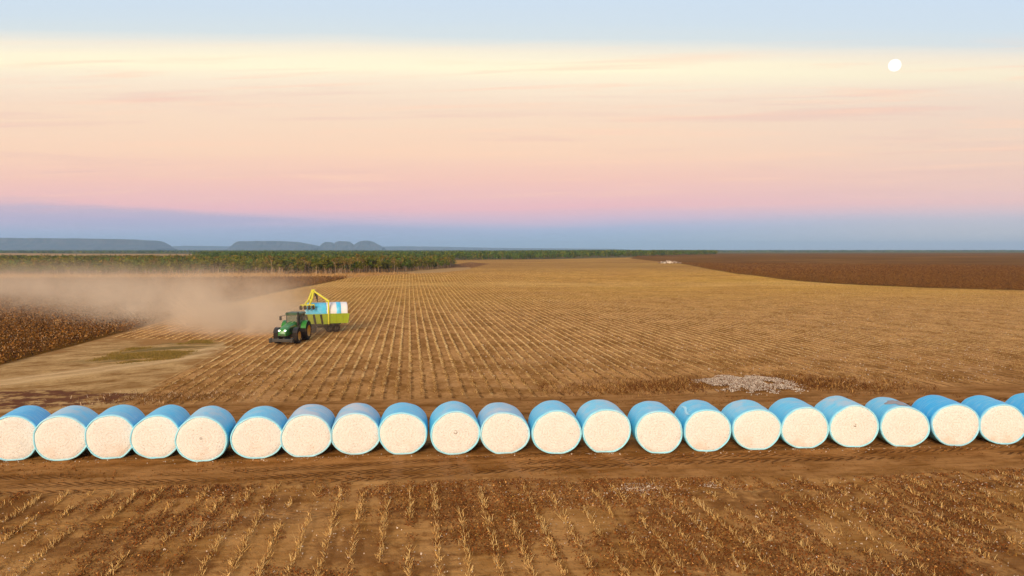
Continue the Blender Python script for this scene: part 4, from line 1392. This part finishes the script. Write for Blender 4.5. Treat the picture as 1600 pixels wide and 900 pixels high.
for sx in (-0.62, 0.62):
    bm = BM()
    add_tube(bm, (sx, 1.20, 3.10), (sx, 1.26, 3.10), 0.07, n=10)
    bm_obj('work_lamp', bm, M_BLACK, T)

# ------------------------------------------------------------------ trailer
# it stands nearly square behind the turning tractor, its left flank to the viewer
TT = R(101)
tf = Vector((-math.sin(TT), math.cos(TT), 0))
tl = Vector((-tf.y, tf.x, 0))
TLEN = 5.3
near = Vector((*gnd(475.5, 520.5), 0))
org = near - tl * 1.22
TRL = empty('bale_trailer', (org.x, org.y, float(terrain(org.x, org.y)) - 0.02), TT)
tag(TRL, 'lime green bale trailer with a raised yellow loading arm behind the green tractor', 'trailer')
bdir = -tf
HW, Y0, Y1 = 1.25, 0.0, -TLEN
bm = BM()
for s in (-1, 1): add_bar(bm, (s * 0.45, -0.2, 1.00), (s * 0.45, Y1 + 0.9, 1.00), 0.16, 0.20)
for k in range(6): add_bar(bm, (-HW + 0.02, -0.3 - k * 0.9, 1.06), (HW - 0.02, -0.3 - k * 0.9, 1.06), 0.10, 0.10)
for s in (-1, 1): add_box(bm, (s * (HW - 0.12), -2.75, 0.96), (0.12, 2.9, 0.26), bev=0.03)
add_box(bm, (0, -2.3, 0.74), (1.5, 1.5, 0.36), bev=0.05)
for y in (-0.95, -3.0, -3.72): add_tube(bm, (-1.0, y, 0.52), (1.0, y, 0.52), 0.08, n=10)
for s in (-1, 1): add_box(bm, (s * 0.70, -3.36, 0.72), (0.12, 1.3, 0.16))
add_box(bm, (0, -0.95, 0.78), (1.3, 0.9, 0.14), bev=0.03)
bm_obj('chassis', bm, M_STEEL, TRL)
# drawbar on its turntable, reaching round to the tractor's hitch
hk = rear_axle - fwd * 1.40
rel = hk - org
hl = Vector((rel.dot(-tl), rel.dot(tf), 0.62))
bm = BM()
for s in (-0.35, 0.35):
    add_bar(bm, hl, (s - 0.3, -0.75, 0.72), 0.11, 0.13)
add_tube(bm, hl + Vector((0, 0, -0.08)), hl + Vector((0, 0, 0.10)), 0.09, n=10)
bm_obj('drawbar', bm, M_STEEL, TRL)
bm = BM()
add_box(bm, (0, Y1 / 2, 1.145), (2 * HW - 0.02, TLEN, 0.06))
bm_obj('deck', bm, M_STEEL, TRL)
for y in (-0.95, -3.0, -3.72):
    for s in (-1, 1): make_wheel(TRL, (s * 1.0, y, 0.52), 0.52, 0.42, s, 0.25, 16, M_STEEL)


def panel(y0, y1, s, m, z0=1.13, z1=2.20, lean=0.08, tail=0.0):
    bm = BM()
    pts = [(s * (HW + 0.01), y0, z0), (s * (HW + 0.01), y1 + tail, z0), (s * (HW + lean), y1, z1), (s * (HW + lean), y0, z1)]
    vs = [bm.verts.new(p) for p in pts]
    f = bm.faces.new(vs)
    r = bmesh.ops.extrude_face_region(bm, geom=[f])
    for v in [x for x in r['geom'] if isinstance(x, bmesh.types.BMVert)]: v.co.x -= s * 0.05
    add_bar(bm, (s * (HW + lean - 0.02), y0, z1 + 0.04), (s * (HW + lean - 0.02), y1, z1 + 0.04), 0.09, 0.09)
    add_bar(bm, (s * (HW + 0.02), y0, z0 + 0.02), (s * (HW + 0.02), y1 + tail, z0 + 0.02), 0.09, 0.10)
    for i in range(m + 1):
        y = y0 + (y1 - y0) * i / m
        add_bar(bm, (s * (HW + 0.03), y + (tail if i == m else 0), z0), (s * (HW + lean + 0.02), y, z1), 0.06, 0.07)
    return bm_obj('side_panel', bm, M_LIME, TRL)


for s in (-1, 1):
    panel(-0.05, -1.95, s, 2)
    panel(-2.0, -2.72, s, 1, 1.05)
    panel(-2.98, Y1, s, 3, tail=0.16)
    for k, y in enumerate((-0.22, -1.10, -1.92)):
        bm = BM()
        add_bar(bm, (s * (HW + 0.06), y - 0.22, 1.06), (s * (HW + 0.15), y, 2.22), 0.10, 0.22)
        bm_obj('stake', bm, M_STEEL, TRL)
bm = BM()
add_box(bm, (0, -0.03, 1.66), (2 * HW - 0.02, 0.05, 1.0), bev=0.015)
for k in range(5): add_bar(bm, (-HW + 0.1 + k * 0.575, 0.02, 1.16), (-HW + 0.1 + k * 0.575, 0.02, 2.16), 0.07, 0.07)
bm_obj('front_panel', bm, M_LIME, TRL)
bm = BM()
add_bar(bm, (-HW, Y1 + 0.14, 1.2), (HW, Y1 + 0.14, 1.2), 0.12, 0.16)
for s in (-1, 1): add_bar(bm, (s * (HW - 0.06), Y1 + 0.13, 1.12), (s * (HW - 0.02), Y1 - 0.02, 2.16), 0.10, 0.10)
bm_obj('tail_frame', bm, M_LIME, TRL)
# loading arm: gantry posts, booms to a head over the load, and a fork with four rollers on the near flank
YP = -2.85
for s in (-1, 1):
    bm = BM()
    add_bar(bm, (s * (HW + 0.13), YP, 1.0), (s * (HW + 0.13), YP, 3.80), 0.162, 0.162)
    add_box(bm, (s * (HW + 0.13), YP, 3.82), (0.22, 0.22, 0.22), bev=0.03)
    bm_obj('gantry_post', bm, M_CRANE, TRL)
PK = Vector((-0.35, -1.15, 5.05))
for s in (-1, 1):
    bm = BM()
    add_bar(bm, (s * (HW + 0.13), YP, 3.86), PK + Vector((s * 0.2, -0.1, -0.05)), 0.162, 0.189)
    bm_obj('boom', bm, M_CRANE, TRL)
bm = BM()
add_box(bm, PK, (0.40, 0.44, 0.34), bev=0.05)
add_tube(bm, PK + Vector((-0.35, 0, 0)), PK + Vector((0.35, 0, 0)), 0.08, n=10)
bm_obj('boom_head', bm, M_CRANE, TRL)
FX = -HW - 0.35
for y1, y2 in ((-0.62, -0.05), (-0.95, -0.62)):
    bm = BM()
    add_bar(bm, PK + Vector((0, 0.1 if y2 > -0.3 else -0.05, 0)), (FX + 0.35, y1, 4.10), 0.203, 0.230)
    add_bar(bm, (FX + 0.35, y1, 4.10), (FX, y2, 3.40), 0.176, 0.189)
    bm_obj('fork_arm', bm, M_CRANE, TRL)
bm = BM()
add_bar(bm, (FX, 0.45, 3.42), (FX, -1.20, 3.42), 0.162, 0.176)
add_bar(bm, (FX + 0.34, -0.55, 4.08), (FX + 0.34, -1.0, 4.08), 0.10, 0.10)
bm_obj('fork_beam', bm, M_CRANE, TRL)
bm = BM()
add_tube(bm, PK + Vector((0.05, -0.35, -0.15)), (0.0, -1.62, 4.02), 0.11, n=10)
add_tube(bm, (0.0, -1.62, 4.02), (0.0, -1.66, 3.66), 0.06, n=10)
add_box(bm, PK + Vector((0.05, -0.30, -0.42)), (0.30, 0.26, 0.50), bev=0.04)
bm_obj('hydraulic_ram', bm, M_STEEL, TRL)
for k in range(4):
    yk = 0.36 - 0.48 * k
    bm = BM()
    M = Matrix.Translation((FX - 0.06, yk, 3.12)) @ Matrix.Rotation(R(58), 4, 'Z')
    add_lathe(bm, [(0.02, -0.08), (0.12, -0.09), (0.13, -0.06), (0.25, -0.09), (0.28, 0.0), (0.25, 0.09), (0.13, 0.06), (0.12, 0.09), (0.02, 0.08)], n=22)
    bmesh.ops.transform(bm, matrix=M, verts=bm.verts)
    rl = bm_obj('roller', bm, M_TYRE, TRL)
    bm = BM()
    add_bar(bm, (FX - 0.02, yk - 0.12, 3.42), (FX - 0.04, yk - 0.12, 3.10), 0.05, 0.06)
    bm_obj('roller_bracket', bm, M_CRANE, rl)

# bales carried on the trailer
whm = simple('white_bale_wrap', (0.74, 0.74, 0.76), 0.4, dirt=0.15, dirtcol=(0.55, 0.46, 0.40), bump=0.2)
bwm = simple('bright_blue_wrap', (0.06, 0.50, 0.80), 0.38, dirt=0.2, dirtcol=(0.50, 0.66, 0.80), bump=0.2)
for k, (yc, wmx, lab) in enumerate(((-1.42, bwm, 'blue wrapped cotton bale riding at the front of the lime trailer'), (-3.92, whm, 'white wrapped cotton bale with a blue band at the rear of the lime trailer'))):
    p = org + bdir * (-yc)
    root = empty('cotton_bale', (p.x, p.y, float(terrain(org.x, org.y)) + 1.20), TT + math.pi)
    tag(root, lab, 'cotton bale')
    bale_parts(root, 2.28, 2.42, 2.42, 90 + k, wmx, M_COTTON)
    if k:
        bm = BM()
        prev = None
        for y in (-0.10, -0.09, 0.45, 0.46):
            sc_ = 1.012 if y in (-0.10, 0.46) else 1.022
            ring = []
            for i in range(72):
                x, z = section(2 * math.pi * i / 72, 2.28, 2.42, 90 + k, 1.0)
                ring.append(bm.verts.new((x * sc_, y, max(1.21 + (z - 1.21) * sc_, 0.0) + 0.004)))
            if prev:
                for i in range(72): bm.faces.new((prev[i], prev[(i + 1) % 72], ring[(i + 1) % 72], ring[i]))
            prev = ring
        bm_obj('wrap_band', bm, bwm, root, smooth=True)

# ------------------------------------------------------------------ dust raised by the tractor
DA = np.array([rear_axle.x - 0.5, rear_axle.y + 3.0])
DB = np.array(gnd(-60, 452))
dl = DB - DA
LEN = float(np.hypot(*dl))
dl = dl / LEN
dm = bpy.data.materials.new('dust')
dm.use_nodes = True
n = NT(dm.node_tree)
P = n.new('ShaderNodeNewGeometry').outputs['Position']
X_, Y_, Z_ = n.sep(P)
rx_ = n.m('SUBTRACT', X_, float(DA[0]))
ry_ = n.m('SUBTRACT', Y_, float(DA[1]))
along = n.m('ADD', n.m('MULTIPLY', rx_, float(dl[0])), n.m('MULTIPLY', ry_, float(dl[1])))
perp = n.m('ADD', n.m('MULTIPLY', rx_, float(-dl[1])), n.m('MULTIPLY', ry_, float(dl[0])))
s_ = n.m('MAXIMUM', along, 0.0)
rad = n.m('ADD', 4.0, n.m('MULTIPLY', s_, 0.145))
q = n.m('DIVIDE', perp, rad)
prof = n.m('EXPONENT', n.m('MULTIPLY', n.m('MULTIPLY', q, q), -1.0))
hz = n.m('SUBTRACT', Z_, n.m('MULTIPLY', n.smooth(Y_, 198.0, 248.0), 1.5))
hz = n.m('MAXIMUM', hz, 0.0)
hs = n.m('ADD', 2.4, n.m('MULTIPLY', n.smooth(along, 0.0, 45.0), 0.9))
vert = n.m('EXPONENT', n.m('MULTIPLY', n.m('DIVIDE', hz, hs), -1.0))
nzs = n.smooth(n.noise(P, 0.17, 5, 0.68, 1.0), 0.32, 0.70, 0.05, 1.95)
start = n.m('MULTIPLY', n.smooth(along, -3.0, 9.0), n.smooth(along, LEN + 30.0, LEN - 10.0))
amp = n.m('DIVIDE', 1.45, rad)
amp = n.m('MULTIPLY', amp, n.smooth(along, 70.0, 10.0, 0.50, 1.35))
top = n.smooth(hz, 9.5, 5.0)
dens = n.m('MULTIPLY', n.m('MULTIPLY', n.m('MULTIPLY', prof, vert), n.m('MULTIPLY', nzs, start)), n.m('MULTIPLY', amp, top))
pv = n.new('ShaderNodeVolumePrincipled')
pv.inputs['Color'].default_value = (0.99, 0.82, 0.62, 1)
pv.inputs['Anisotropy'].default_value = 0.0
n.put(pv.inputs['Density'], dens)
n.put(n.new('ShaderNodeOutputMaterial').inputs['Volume'], pv.outputs[0])
dm.cycles.volume_step_rate = 0.35
bm = BM()
ang = math.atan2(dl[1], dl[0])
LL, WW = LEN + 36, 84
c0 = DA + dl * (LL / 2 - 4)
add_box(bm, (c0[0], c0[1], 5.0), (LL, WW, 10.0), ang)
tag(bm_obj('dust_cloud', bm, dm), 'tan dust drifting over the dark crop from behind the tractor', 'dust', kind='stuff')

# ------------------------------------------------------------------ haze
hzm = bpy.data.materials.new('haze')
hzm.use_nodes = True
n = NT(hzm.node_tree)
pv = n.new('ShaderNodeVolumePrincipled')
pv.inputs['Color'].default_value = (0.42, 0.66, 1.0, 1)
pv.inputs['Density'].default_value = 0.00009
pv.inputs['Anisotropy'].default_value = 0.0
n.put(n.new('ShaderNodeOutputMaterial').inputs['Volume'], pv.outputs[0])
bm = BM()
add_box(bm, (0, 6900, 73), (28400, 14800, 152))
tag(bm_obj('haze', bm, hzm), kind='stuff')
